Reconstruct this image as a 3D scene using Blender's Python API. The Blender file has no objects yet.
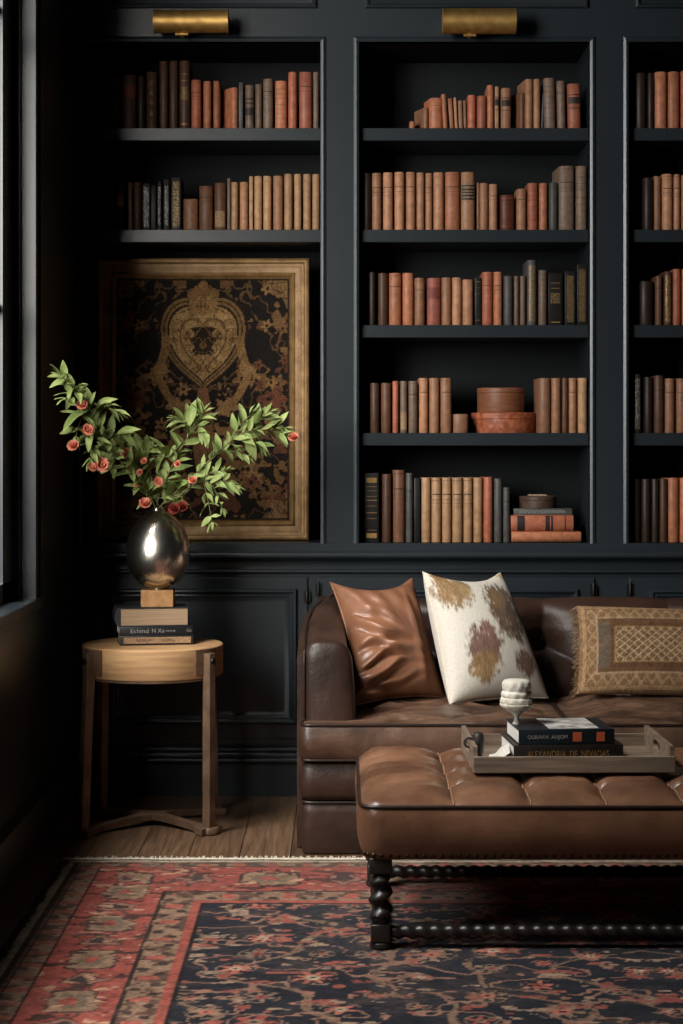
import bpy, bmesh, math, random
import numpy as np
from mathutils import Vector, Matrix, Euler, noise as mnoise

R = math.radians
PI = math.pi
sc = bpy.context.scene
col = sc.collection
random.seed(7)
rng = np.random.default_rng(11)

# ------------------------------------------------------------------ camera model
CAM_Y, CAM_H, FOC = -6.6, 1.232, 1848.0       # focal length in pixels of a 683x1024 frame
CX, CY = 341.5, 450.0
def at(px, py, y):
    """point of the room at depth y that the photograph shows at (px, py)"""
    d = y - CAM_Y
    return Vector(((px - CX) * d / FOC, y, CAM_H + (CY - py) * d / FOC))

cam = bpy.data.cameras.new('camera'); cam_o = bpy.data.objects.new('camera', cam); col.objects.link(cam_o)
cam_o.location = (0, CAM_Y, CAM_H); cam_o.rotation_euler = (PI / 2, 0, 0)
cam.sensor_fit = 'VERTICAL'; cam.sensor_height = 36.0; cam.lens = FOC / 1024 * 36.0
cam.shift_y = -(512 - CY) / 1024; cam.clip_start = 0.05
sc.camera = cam_o

# ------------------------------------------------------------------ colour helpers
def lin(c):
    out = []
    for v in c:
        v = v / 255.0
        out.append(v / 12.92 if v <= 0.04045 else ((v + 0.055) / 1.055) ** 2.4)
    return tuple(out)
def lin_arr(a):
    a = np.asarray(a, float) / 255.0
    return np.where(a <= 0.04045, a / 12.92, ((a + 0.055) / 1.055) ** 2.4)

# ------------------------------------------------------------------ materials
def _nt(name):
    m = bpy.data.materials.new(name); m.use_nodes = True
    nt = m.node_tree
    return m, nt, nt.nodes['Principled BSDF'], nt.nodes, nt.links

def mat(name, c, c2=None, rough=0.5, scale=8.0, bump=0.0, bscale=60.0, metal=0.0, spec=0.5,
        stretch=(1, 1, 1), detail=4.0, coat=0.0, grain=0.0, gscale=220.0, lo=0.35, hi=0.7, rvar=0.0, bdist=0.004):
    """noise-mottled surface between two colours, with an optional bump and a fine leather-like grain"""
    m, nt, b, N, L = _nt(name)
    b.inputs['Roughness'].default_value = rough
    b.inputs['Metallic'].default_value = metal
    b.inputs['Specular IOR Level'].default_value = spec
    if coat:
        b.inputs['Coat Weight'].default_value = coat; b.inputs['Coat Roughness'].default_value = 0.04
    tc = N.new('ShaderNodeTexCoord'); mp = N.new('ShaderNodeMapping'); mp.inputs['Scale'].default_value = stretch
    L.new(tc.outputs['Object'], mp.inputs['Vector'])
    n = N.new('ShaderNodeTexNoise'); n.inputs['Scale'].default_value = scale; n.inputs['Detail'].default_value = detail
    L.new(mp.outputs['Vector'], n.inputs['Vector'])
    r = N.new('ShaderNodeValToRGB')
    r.color_ramp.elements[0].position = lo; r.color_ramp.elements[1].position = hi
    r.color_ramp.elements[0].color = (*c, 1); r.color_ramp.elements[1].color = (*(c2 or c), 1)
    L.new(n.outputs['Fac'], r.inputs['Fac']); L.new(r.outputs['Color'], b.inputs['Base Color'])
    if rvar:
        mr = N.new('ShaderNodeMapRange'); mr.inputs['To Min'].default_value = rough - rvar; mr.inputs['To Max'].default_value = rough + rvar
        L.new(n.outputs['Fac'], mr.inputs['Value']); L.new(mr.outputs['Result'], b.inputs['Roughness'])
    last = None
    if bump:
        n2 = N.new('ShaderNodeTexNoise'); n2.inputs['Scale'].default_value = bscale; n2.inputs['Detail'].default_value = 5
        L.new(mp.outputs['Vector'], n2.inputs['Vector'])
        bp = N.new('ShaderNodeBump'); bp.inputs['Strength'].default_value = bump; bp.inputs['Distance'].default_value = bdist
        L.new(n2.outputs['Fac'], bp.inputs['Height']); last = bp
    if grain:
        v = N.new('ShaderNodeTexVoronoi'); v.inputs['Scale'].default_value = gscale
        L.new(tc.outputs['Object'], v.inputs['Vector'])
        bp = N.new('ShaderNodeBump'); bp.inputs['Strength'].default_value = grain; bp.inputs['Distance'].default_value = 0.0012
        L.new(v.outputs['Distance'], bp.inputs['Height'])
        if last: L.new(last.outputs['Normal'], bp.inputs['Normal'])
        last = bp
    if last: L.new(last.outputs['Normal'], b.inputs['Normal'])
    return m

def mat_object_colour(name, rough=0.44, bump=0.25, wear=0.38):
    """book cloth / leather: the object's own colour, rubbed lighter and darker by noise"""
    m, nt, b, N, L = _nt(name)
    b.inputs['Roughness'].default_value = rough; b.inputs['Specular IOR Level'].default_value = 0.35
    oi = N.new('ShaderNodeObjectInfo'); tc = N.new('ShaderNodeTexCoord')
    add = N.new('ShaderNodeVectorMath'); add.operation = 'ADD'
    mul = N.new('ShaderNodeMath'); mul.operation = 'MULTIPLY'; mul.inputs[1].default_value = 37.0
    L.new(oi.outputs['Random'], mul.inputs[0]); L.new(tc.outputs['Object'], add.inputs[0]); L.new(mul.outputs[0], add.inputs[1])
    n = N.new('ShaderNodeTexNoise'); n.inputs['Scale'].default_value = 45; n.inputs['Detail'].default_value = 6
    n.inputs['Roughness'].default_value = 0.65
    L.new(add.outputs[0], n.inputs['Vector'])
    mr = N.new('ShaderNodeMapRange'); mr.inputs['From Min'].default_value = 0.25; mr.inputs['From Max'].default_value = 0.75
    mr.inputs['To Min'].default_value = 1 - wear; mr.inputs['To Max'].default_value = 1 + wear
    L.new(n.outputs['Fac'], mr.inputs['Value'])
    vm = N.new('ShaderNodeVectorMath'); vm.operation = 'SCALE'
    L.new(oi.outputs['Color'], vm.inputs[0]); L.new(mr.outputs['Result'], vm.inputs['Scale'])
    L.new(vm.outputs[0], b.inputs['Base Color'])
    bp = N.new('ShaderNodeBump'); bp.inputs['Strength'].default_value = bump; bp.inputs['Distance'].default_value = 0.002
    n2 = N.new('ShaderNodeTexNoise'); n2.inputs['Scale'].default_value = 260
    L.new(add.outputs[0], n2.inputs['Vector']); L.new(n2.outputs['Fac'], bp.inputs['Height']); L.new(bp.outputs['Normal'], b.inputs['Normal'])
    return m

def mat_vcol(name, rough=0.85, scale=160.0, amt=0.3, bump=0.4, stretch=(1, 1, 1), spec=0.2, bdist=0.003, sheen=0.0):
    """dyed / painted surface: colours stored on the mesh, broken up by a fine weave noise"""
    m, nt, b, N, L = _nt(name)
    b.inputs['Roughness'].default_value = rough; b.inputs['Specular IOR Level'].default_value = spec
    if sheen: b.inputs['Sheen Weight'].default_value = sheen
    a = N.new('ShaderNodeAttribute'); a.attribute_name = 'dye'
    tc = N.new('ShaderNodeTexCoord'); mp = N.new('ShaderNodeMapping'); mp.inputs['Scale'].default_value = stretch
    L.new(tc.outputs['Object'], mp.inputs['Vector'])
    n = N.new('ShaderNodeTexNoise'); n.inputs['Scale'].default_value = scale; n.inputs['Detail'].default_value = 4
    L.new(mp.outputs['Vector'], n.inputs['Vector'])
    mr = N.new('ShaderNodeMapRange'); mr.inputs['From Min'].default_value = 0.3; mr.inputs['From Max'].default_value = 0.7
    mr.inputs['To Min'].default_value = 1 - amt; mr.inputs['To Max'].default_value = 1 + amt
    L.new(n.outputs['Fac'], mr.inputs['Value'])
    vm = N.new('ShaderNodeVectorMath'); vm.operation = 'SCALE'
    L.new(a.outputs['Color'], vm.inputs[0]); L.new(mr.outputs['Result'], vm.inputs['Scale']); L.new(vm.outputs[0], b.inputs['Base Color'])
    if bump:
        bp = N.new('ShaderNodeBump'); bp.inputs['Strength'].default_value = bump; bp.inputs['Distance'].default_value = bdist
        L.new(n.outputs['Fac'], bp.inputs['Height']); L.new(bp.outputs['Normal'], b.inputs['Normal'])
    return m

def mat_planks(name):
    m, nt, b, N, L = _nt(name)
    b.inputs['Roughness'].default_value = 0.42
    tc = N.new('ShaderNodeTexCoord'); mp = N.new('ShaderNodeMapping'); mp.inputs['Rotation'].default_value = (0, 0, PI / 2)
    L.new(tc.outputs['Object'], mp.inputs['Vector'])
    br = N.new('ShaderNodeTexBrick'); br.offset = 0.37; br.inputs['Scale'].default_value = 1.0
    br.inputs['Brick Width'].default_value = 1.7; br.inputs['Row Height'].default_value = 0.155
    br.inputs['Mortar Size'].default_value = 0.0016; br.inputs['Mortar Smooth'].default_value = 0.2
    br.inputs['Color1'].default_value = (*lin((92, 68, 50)), 1); br.inputs['Color2'].default_value = (*lin((126, 98, 74)), 1)
    br.inputs['Mortar'].default_value = (*lin((22, 15, 10)), 1)
    L.new(mp.outputs['Vector'], br.inputs['Vector'])
    mp2 = N.new('ShaderNodeMapping'); mp2.inputs['Scale'].default_value = (28, 1.3, 1)
    L.new(tc.outputs['Object'], mp2.inputs['Vector'])
    n = N.new('ShaderNodeTexNoise'); n.inputs['Scale'].default_value = 3; n.inputs['Detail'].default_value = 7; n.inputs['Distortion'].default_value = 0.6
    L.new(mp2.outputs['Vector'], n.inputs['Vector'])
    mr = N.new('ShaderNodeMapRange'); mr.inputs['From Min'].default_value = 0.3; mr.inputs['From Max'].default_value = 0.72
    mr.inputs['To Min'].default_value = 0.5; mr.inputs['To Max'].default_value = 1.25
    L.new(n.outputs['Fac'], mr.inputs['Value'])
    vm = N.new('ShaderNodeVectorMath'); vm.operation = 'SCALE'
    L.new(br.outputs['Color'], vm.inputs[0]); L.new(mr.outputs['Result'], vm.inputs['Scale']); L.new(vm.outputs[0], b.inputs['Base Color'])
    bp = N.new('ShaderNodeBump'); bp.inputs['Strength'].default_value = 0.25; bp.inputs['Distance'].default_value = 0.002
    L.new(n.outputs['Fac'], bp.inputs['Height']); L.new(bp.outputs['Normal'], b.inputs['Normal'])
    return m

def mat_lettering(name, c, rows=140.0):
    """broken rows of stamped lettering; clear between the marks"""
    m, nt, b, N, L = _nt(name)
    b.inputs['Base Color'].default_value = (*c, 1); b.inputs['Roughness'].default_value = 0.45; b.inputs['Metallic'].default_value = 0.3
    tc = N.new('ShaderNodeTexCoord'); oi = N.new('ShaderNodeObjectInfo'); add = N.new('ShaderNodeVectorMath'); add.operation = 'ADD'
    mul = N.new('ShaderNodeMath'); mul.operation = 'MULTIPLY'; mul.inputs[1].default_value = 9.0
    L.new(oi.outputs['Random'], mul.inputs[0]); L.new(tc.outputs['Object'], add.inputs[0]); L.new(mul.outputs[0], add.inputs[1])
    mp = N.new('ShaderNodeMapping'); mp.inputs['Scale'].default_value = (620, 1, 340); L.new(add.outputs[0], mp.inputs['Vector'])
    n = N.new('ShaderNodeTexNoise'); n.inputs['Scale'].default_value = 1.0; n.inputs['Detail'].default_value = 2; L.new(mp.outputs['Vector'], n.inputs['Vector'])
    g = N.new('ShaderNodeMath'); g.operation = 'GREATER_THAN'; g.inputs[1].default_value = 0.55; L.new(n.outputs['Fac'], g.inputs[0])
    t = N.new('ShaderNodeBsdfTransparent'); mx = N.new('ShaderNodeMixShader')
    L.new(g.outputs[0], mx.inputs['Fac']); L.new(t.outputs[0], mx.inputs[1]); L.new(b.outputs[0], mx.inputs[2])
    L.new(mx.outputs[0], N['Material Output'].inputs['Surface'])
    return m

def mat_wood(name, c, c2, rough=0.5, stretch=(2, 30, 30), scale=2.0):
    return mat(name, lin(c), lin(c2), rough=rough, stretch=stretch, scale=scale, detail=7, lo=0.3, hi=0.72, bump=0.25, bscale=6.0, bdist=0.002)

def mat_glass(name):
    m = bpy.data.materials.new(name); m.use_nodes = True; nt = m.node_tree; N = nt.nodes; L = nt.links
    for n in list(N):
        if n.type == 'BSDF_PRINCIPLED': N.remove(n)
    t = N.new('ShaderNodeBsdfTransparent'); g = N.new('ShaderNodeBsdfGlossy'); g.inputs['Roughness'].default_value = 0.02
    mx = N.new('ShaderNodeMixShader'); mx.inputs['Fac'].default_value = 0.045
    L.new(t.outputs[0], mx.inputs[1]); L.new(g.outputs[0], mx.inputs[2])
    L.new(mx.outputs[0], N['Material Output'].inputs['Surface'])
    return m

M = {}
M['niche'] = mat('shade_darkened_niche_paint', (0.008, 0.0095, 0.0105), (0.009, 0.011, 0.012), rough=0.7, scale=3, bump=0.05, bscale=35, spec=0.2)  # wall paint darkened so its colour holds the shade inside the bookcases
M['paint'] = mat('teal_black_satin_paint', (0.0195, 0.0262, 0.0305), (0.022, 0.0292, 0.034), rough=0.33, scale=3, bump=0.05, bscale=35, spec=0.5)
M['plaster'] = mat('grey_plaster', lin((110, 112, 112)), lin((118, 119, 118)), rough=0.8, scale=5)
M['planks'] = mat_planks('oak_floor_planks')
M['glass'] = mat_glass('window_glass')
M['brass'] = mat('aged_brass', lin((204, 164, 96)), lin((166, 128, 70)), rough=0.48, metal=0.85, scale=30, rvar=0.06, bump=0.05, bscale=90)
M['iron'] = mat('black_iron', (0.012, 0.011, 0.010), (0.02, 0.018, 0.016), rough=0.45, metal=0.6, scale=30, bump=0.15)
M['sofa'] = mat('espresso_leather', lin((46, 31, 24)), lin((72, 50, 39)), rough=0.45, scale=5, detail=6, bump=0.35, bscale=16, grain=0.25, gscale=260, rvar=0.08, spec=0.5, bdist=0.012)
M['seat'] = mat('highlight_streaked_brown_leather', lin((66, 47, 36)), lin((138, 104, 82)), rough=0.40, scale=5, detail=8, lo=0.40, hi=0.80, stretch=(1, 3.6, 1), bump=0.5, bscale=9, grain=0.25, gscale=240, rvar=0.08, bdist=0.014)  # pale streaks in the colour stand in for highlights on the wrinkles
M['ottoman'] = mat('saddle_leather', lin((92, 63, 46)), lin((144, 104, 78)), rough=0.33, scale=6, detail=7, bump=0.35, bscale=12, grain=0.25, gscale=240, rvar=0.07, bdist=0.010)
M['seam'] = mat('pale_worn_seam', lin((170, 134, 106)), lin((136, 100, 76)), rough=0.45, scale=60)
M['piping'] = mat('dark_leather_piping', lin((34, 22, 17)), lin((48, 32, 24)), rough=0.4, scale=20)
M['cognac'] = mat('cognac_leather', lin((116, 78, 57)), lin((154, 107, 79)), rough=0.34, scale=7, detail=6, bump=0.3, bscale=18, grain=0.2, gscale=260, rvar=0.06, bdist=0.008)
M['book'] = mat_object_colour('book_cloth')
M['pages'] = mat('aged_paper', lin((146, 122, 96)), lin((176, 150, 120)), rough=0.9, scale=1.2, stretch=(240, 4, 4), bump=0.3, bscale=1.5)
M['white_pages'] = mat('white_paper', lin((226, 220, 208)), lin((240, 236, 226)), rough=0.85, scale=1.2, stretch=(240, 4, 4), bump=0.2, bscale=1.5)
M['gilt'] = mat('gilt_stamping', lin((176, 140, 82)), lin((140, 104, 56)), rough=0.4, metal=0.4, scale=120)
M['silver'] = mat('silver_stamping', lin((170, 170, 165)), lin((120, 120, 116)), rough=0.5, scale=160)
M['gilt_text'] = mat_lettering('stamped_gilt_lettering', lin((190, 154, 96)))
M['silver_text'] = mat_lettering('stamped_silver_lettering', lin((178, 178, 172)))
M['dark_label'] = mat('dark_title_label', lin((34, 24, 20)), lin((48, 34, 28)), rough=0.6, scale=60)
M['tan_label'] = mat('tan_title_label', lin((172, 140, 104)), lin((130, 100, 74)), rough=0.7, scale=140)
M['red_label'] = mat('red_title_label', lin((128, 58, 46)), lin((104, 44, 36)), rough=0.6, scale=60)
M['mercury'] = mat('mercury_glass', (0.80, 0.76, 0.66), (0.46, 0.41, 0.33), rough=0.26, metal=1.0, scale=16, detail=6, rvar=0.10, bump=0.25, bscale=26, bdist=0.004, lo=0.40, hi=0.70, coat=0.8)
M['gold_block'] = mat('gilded_block', lin((176, 132, 82)), lin((150, 108, 64)), rough=0.5, metal=0.25, scale=40, bump=0.1)
M['oak'] = mat_wood('natural_oak', (216, 174, 126), (186, 142, 98), rough=0.5, stretch=(2.5, 6, 40), scale=2.2)
M['oak_top'] = mat_wood('natural_oak_endgrain', (196, 156, 112), (172, 130, 88), rough=0.48, stretch=(3, 40, 3), scale=2.0)
M['bronze'] = mat('bronzed_metal', lin((140, 112, 90)), lin((106, 83, 66)), rough=0.5, metal=0.35, scale=18, bump=0.15, bscale=80)
M['leaf'] = mat('sage_green_leaf', lin((116, 134, 72)), lin((160, 172, 106)), rough=0.6, spec=0.3, scale=22, bump=0.2, bscale=60)
M['stem'] = mat('green_stem', lin((104, 112, 62)), lin((124, 110, 70)), rough=0.6, scale=30)
M['petal'] = mat('coral_petal', lin((214, 118, 92)), lin((238, 168, 138)), rough=0.6, scale=120, lo=0.3, hi=0.7)
M['petal_dark'] = mat('maroon_petal', lin((108, 36, 30)), lin((146, 62, 48)), rough=0.6, scale=120, lo=0.3, hi=0.7)
M['gold_frame'] = mat('antique_gilt_wood', lin((172, 134, 84)), lin((130, 98, 58)), rough=0.46, metal=0.15, scale=24, detail=7, bump=0.35, bscale=120)
M['painted'] = mat_vcol('old_tapestry', rough=0.8, scale=180, amt=0.45, bump=0.3)
M['rug'] = mat_vcol('hand_knotted_wool', rough=0.95, scale=150, amt=0.35, bump=0.8, stretch=(0.5, 1.6, 1), spec=0.1, sheen=0.1)
M['fringe'] = mat('cream_cotton_fringe', lin((226, 216, 196)), lin((200, 188, 166)), rough=0.95, scale=90)
M['hide'] = mat_vcol('hair_on_hide', rough=0.8, scale=140, amt=0.10, bump=0.4, stretch=(2.5, 1, 1), sheen=0.15)
M['jute'] = mat_vcol('woven_jute', rough=0.9, scale=260, amt=0.4, bump=0.9, stretch=(1, 1, 2), bdist=0.004)
M['jute_plain'] = mat('jute_strands', lin((150, 120, 88)), lin((116, 90, 64)), rough=0.9, scale=90)
M['tray'] = mat_wood('greyed_tray_wood', (156, 138, 118), (94, 77, 63), rough=0.6, stretch=(1.6, 14, 26), scale=3.0)
M['plaster_white'] = mat('rough_white_plaster', lin((240, 234, 220)), lin((206, 194, 168)), rough=0.8, scale=55, bump=0.7, bscale=70, lo=0.4, hi=0.75)
M['dark_clay'] = mat('dark_clay', lin((52, 42, 38)), lin((36, 28, 26)), rough=0.55, scale=40, bump=0.3, bscale=80)
M['pressed'] = mat('tooled_orange_leather', lin((186, 110, 74)), lin((140, 72, 46)), rough=0.5, scale=55, detail=6, bump=0.5, bscale=70, lo=0.35, hi=0.62)
M['boxwood'] = mat('turned_brown_wood', lin((146, 94, 64)), lin((112, 68, 46)), rough=0.45, scale=3, stretch=(4, 4, 40), bump=0.1)
M['old_box'] = mat('dark_brown_box', lin((86, 64, 50)), lin((62, 44, 34)), rough=0.6, scale=30, bump=0.2)
M['ebony'] = mat('ebonised_wood', (0.013, 0.011, 0.010), (0.022, 0.018, 0.015), rough=0.38, scale=20)
M['stud'] = mat('antique_brass_nailheads', lin((88, 68, 46)), lin((52, 40, 28)), rough=0.42, metal=0.9, scale=200)
M['print_white'] = mat('printed_cover_paper', lin((218, 214, 206)), lin((134, 130, 124)), rough=0.5, scale=34, detail=6, lo=0.42, hi=0.66)

# ------------------------------------------------------------------ mesh builders
class MB:
    """collects geometry and links it as ONE mesh object"""
    def __init__(s): s.v = []; s.f = []
    def add(s, vs, fs):
        o = len(s.v); s.v.extend([tuple(v) for v in vs]); s.f.extend([tuple(i + o for i in f) for f in fs])
    def box(s, x0, x1, y0, y1, z0, z1, b=0.0):
        if b <= 0:
            s.add([(x, y, z) for z in (z0, z1) for y in (y0, y1) for x in (x0, x1)],
                  [(0, 2, 3, 1), (4, 5, 7, 6), (0, 1, 5, 4), (2, 6, 7, 3), (0, 4, 6, 2), (1, 3, 7, 5)])
        else:
            bm = bmesh.new(); bmesh.ops.create_cube(bm, size=1)
            for v in bm.verts:
                v.co = ((x0 + x1) / 2 + v.co.x * (x1 - x0), (y0 + y1) / 2 + v.co.y * (y1 - y0), (z0 + z1) / 2 + v.co.z * (z1 - z0))
            bmesh.ops.bevel(bm, geom=bm.edges[:], offset=b, segments=2, affect='EDGES', profile=0.5)
            s.frombm(bm)
    def frombm(s, bm, mtx=None):
        bm.verts.index_update()
        s.add([(mtx @ v.co) if mtx else v.co.copy() for v in bm.verts], [[v.index for v in f.verts] for f in bm.faces]); bm.free()
    def grid(s, P, wrap_u=False, wrap_v=False, flip=False):
        nu, nv = len(P), len(P[0]); fs = []
        for i in range(nu if wrap_u else nu - 1):
            for j in range(nv if wrap_v else nv - 1):
                a, b, c, d = i * nv + j, ((i + 1) % nu) * nv + j, ((i + 1) % nu) * nv + (j + 1) % nv, i * nv + (j + 1) % nv
                fs.append((a, d, c, b) if flip else (a, b, c, d))
        s.add([p for r in P for p in r], fs)
    def lathe(s, prof, c=(0, 0, 0), n=40, cap=True, rfun=None):
        P = []
        for (r, z) in prof:
            row = []
            for k in range(n):
                a = 2 * PI * k / n
                rr = r * (rfun(a, z) if rfun else 1)
                row.append((c[0] + rr * math.cos(a), c[1] + rr * math.sin(a), c[2] + z))
            P.append(row)
        o = len(s.v)
        s.grid(P, wrap_v=True, flip=True)
        if cap:
            s.f.append(tuple(o + k for k in reversed(range(n))))
            e = o + (len(prof) - 1) * n
            s.f.append(tuple(e + k for k in range(n)))
    def tube(s, pts, r, n=8, closed=False, cap=True):
        pts = [Vector(p) for p in pts]; m = len(pts)
        rad = r if isinstance(r, (list, tuple)) else [r] * m
        rows = []; prev = None
        for i, p in enumerate(pts):
            if closed: t = pts[(i + 1) % m] - pts[i - 1]
            else: t = pts[min(i + 1, m - 1)] - pts[max(i - 1, 0)]
            t.normalize()
            if prev is None:
                u = t.orthogonal().normalized()
            else:
                u = (prev - t * prev.dot(t))
                u = u.normalized() if u.length > 1e-6 else t.orthogonal().normalized()
            prev = u; w = t.cross(u)
            rows.append([p + (u * math.cos(2 * PI * k / n) + w * math.sin(2 * PI * k / n)) * rad[i] for k in range(n)])
        o = len(s.v)
        s.grid(rows, wrap_u=closed, wrap_v=True)
        if cap and not closed:
            s.f.append(tuple(o + k for k in range(n))); e = o + (m - 1) * n
            s.f.append(tuple(e + k for k in reversed(range(n))))
    def extrude_x(s, prof, x0, x1):
        """closed (y,z) outline swept along X"""
        n = len(prof); o = len(s.v)
        s.v.extend([(x0, y, z) for y, z in prof]); s.v.extend([(x1, y, z) for y, z in prof])
        for i in range(n):
            j = (i + 1) % n; s.f.append((o + i, o + j, o + n + j, o + n + i))
        s.f.append(tuple(o + i for i in reversed(range(n)))); s.f.append(tuple(o + n + i for i in range(n)))
    def frame(s, x0, x1, z0, z1, prof, y=0.0):
        """mitred moulding round a rectangle in the XZ plane; prof = [(inset, outward height)]"""
        P = []
        for d, h in prof:
            P.append([(x0 + d, y - h, z0 + d), (x1 - d, y - h, z0 + d), (x1 - d, y - h, z1 - d), (x0 + d, y - h, z1 - d)])
        s.grid(P, wrap_v=True, flip=True)
    def build(s, name, material, parent=None, smooth=False, loc=None, rot=None, angle=None, recalc=True):
        me = bpy.data.meshes.new(name); me.from_pydata(s.v, [], s.f)
        if recalc:
            bm = bmesh.new(); bm.from_mesh(me); bmesh.ops.recalc_face_normals(bm, faces=bm.faces[:]); bm.to_mesh(me); bm.free()
        me.materials.append(material)
        if smooth or angle is not None:
            me.polygons.foreach_set('use_smooth', [True] * len(me.polygons))
            if angle is not None: me.set_sharp_from_angle(angle=R(angle))
        me.update()
        o = bpy.data.objects.new(name, me); col.objects.link(o)
        if parent: o.parent = parent
        if loc is not None: o.location = loc
        if rot is not None: o.rotation_euler = rot
        return o

def dye(o, cols):
    """store one linear RGB colour per vertex"""
    a = o.data.color_attributes.new('dye', 'FLOAT_COLOR', 'POINT')
    c = np.ones((len(o.data.vertices), 4), np.float32); c[:, :3] = cols
    a.data.foreach_set('color', c.ravel())

LABELS = {}
def tag(o, label, cat, group=None, kind=None):
    o['label'] = label; o['category'] = cat
    if group: o['group'] = group
    if kind: o['kind'] = kind
    return o
def thing(name, label, cat, loc=(0, 0, 0), rot=(0, 0, 0), group=None):
    o = bpy.data.objects.new(name, None); o.empty_display_size = 0.05; col.objects.link(o)
    o.location = loc; o.rotation_euler = rot
    return tag(o, label, cat, group)
def struct(o): o['kind'] = 'structure'; return o

def fbm(x, y, seed=0, octaves=4):
    """value noise on arrays, roughly -1..1"""
    def hashv(ix, iy, s):
        h = (ix * 374761393 + iy * 668265263 + s * 974711) & 0x7fffffff
        h = (h ^ (h >> 13)) * 1274126177 & 0x7fffffff
        return ((h ^ (h >> 16)) & 0xffff) / 32767.5 - 1
    tot = np.zeros(np.broadcast(x, y).shape); amp = 0.55; f = 1.0
    for k in range(octaves):
        xx, yy = x * f, y * f
        ix = np.floor(xx).astype(np.int64); iy = np.floor(yy).astype(np.int64)
        fx, fy = xx - ix, yy - iy
        fx = fx * fx * (3 - 2 * fx); fy = fy * fy * (3 - 2 * fy)
        a = hashv(ix, iy, seed + k); b = hashv(ix + 1, iy, seed + k); c = hashv(ix, iy + 1, seed + k); d = hashv(ix + 1, iy + 1, seed + k)
        tot = tot + amp * ((a * (1 - fx) + b * fx) * (1 - fy) + (c * (1 - fx) + d * fx) * fy)
        amp *= 0.5; f *= 2.03
    return tot

# ------------------------------------------------------------------ the room
WX, RX, FY, CZ = -0.95, 2.95, -7.4, 3.75        # left wall, right wall, front wall, ceiling
fl = MB(); fl.box(WX - 0.16, RX + 0.1, FY - 0.1, 0.42, -0.06, 0.0); struct(fl.build('floor', M['planks']))
cl = MB(); cl.box(WX - 0.16, RX + 0.1, FY - 0.1, 0.42, CZ, CZ + 0.06); struct(cl.build('ceiling', M['paint']))
w = MB(); w.box(RX, RX + 0.1, FY, 0.42, 0, CZ); struct(w.build('wall_right', M['paint']))
w = MB(); w.box(WX - 0.16, RX + 0.1, FY - 0.1, FY, 0, CZ); struct(w.build('wall_front', M['paint']))

def fz(py): return CAM_H + (CY - py) / 280.0
def fx(px): return (px - CX) / 280.0
OPEN = [(fx(82), fx(320.5)), (fx(359), fx(589.8)), (fx(628.6), fx(860))]     # the three bookcase openings
OZ0, OZ1 = fz(543), fz(42)
# face wall: stiles and rails around the openings, plain wall below
w = MB()
xs = [WX] + [v for o in OPEN for v in o] + [RX]
for i in range(0, len(xs), 2): w.box(xs[i], xs[i + 1], 0, 0.035, OZ0, OZ1)
w.box(WX, RX, 0, 0.035, OZ1, CZ); w.box(WX, RX, 0, 0.035, 0, OZ0)
w.box(WX, RX, 0.385, 0.42, 0, CZ)
struct(w.build('wall_back', M['paint']))

# left wall with two tall windows
SILL, HEAD = 0.775, 3.56
WIN = [(-3.30, -0.955)]
w = MB()
w.box(WX - 0.16, WX, FY, 0.42, 0, SILL); w.box(WX - 0.16, WX, FY, 0.42, HEAD, CZ)
w.box(WX - 0.16, WX, WIN[0][1], 0.42, SILL, HEAD); w.box(WX - 0.16, WX, FY, WIN[0][0], SILL, HEAD)
struct(w.build('wall_left', M['paint']))
for k, (y0, y1) in enumerate(WIN):
    fr = MB()
    xo, xi = WX - 0.095, WX - 0.050
    for (a, b) in ((y0, y0 + 0.06), (y1 - 0.19, y1)): fr.box(xo, xi, a, b, SILL, HEAD)
    fr.box(xo, xi, y0, y1, SILL, SILL + 0.06); fr.box(xo, xi, y0, y1, HEAD - 0.05, HEAD)
    for q in (1, 2):
        ym = y0 + (y1 - y0) * q / 3; fr.box(xo + 0.005, xi - 0.005, ym - 0.022, ym + 0.022, SILL, HEAD)
    for z in (1.65, 2.53): fr.box(xo + 0.01, xi - 0.01, y0, y1, z - 0.012, z + 0.012)
    # stepped stop beads on the reveals
    for (a, b) in ((y0, y0 + 0.018), (y1 - 0.018, y1)): fr.box(xi, xi + 0.022, a, b, SILL, HEAD)
    # casing proud of the wall
    for (a, b) in ((y0 - 0.07, y0 + 0.0), (y1, y1 + 0.07)):
        fr.box(WX, WX + 0.016, a, b, SILL, HEAD + 0.07); fr.box(WX, WX + 0.024, (a if a < y0 else b - 0.016), (a + 0.016 if a < y0 else b), SILL, HEAD + 0.07)
    fr.box(WX, WX + 0.016, y0 - 0.07, y1 + 0.07, HEAD, HEAD + 0.08)
    wo = struct(fr.build('window_%d' % (k + 1), M['paint']))
    g = MB(); g.box(xo + 0.018, xo + 0.022, y0 + 0.03, y1 - 0.03, SILL + 0.03, HEAD - 0.03)
    go = g.build('pane', M['glass'], wo)
    sl = MB(); sl.box(WX - 0.05, WX + 0.026, y0 - 0.05, y1 + 0.05, SILL - 0.03, SILL + 0.004, 0.006); sl.box(WX, WX + 0.012, y0 - 0.04, y1 + 0.04, SILL - 0.10, SILL - 0.03)
    sl.build('sill', M['paint'], wo)
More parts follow.
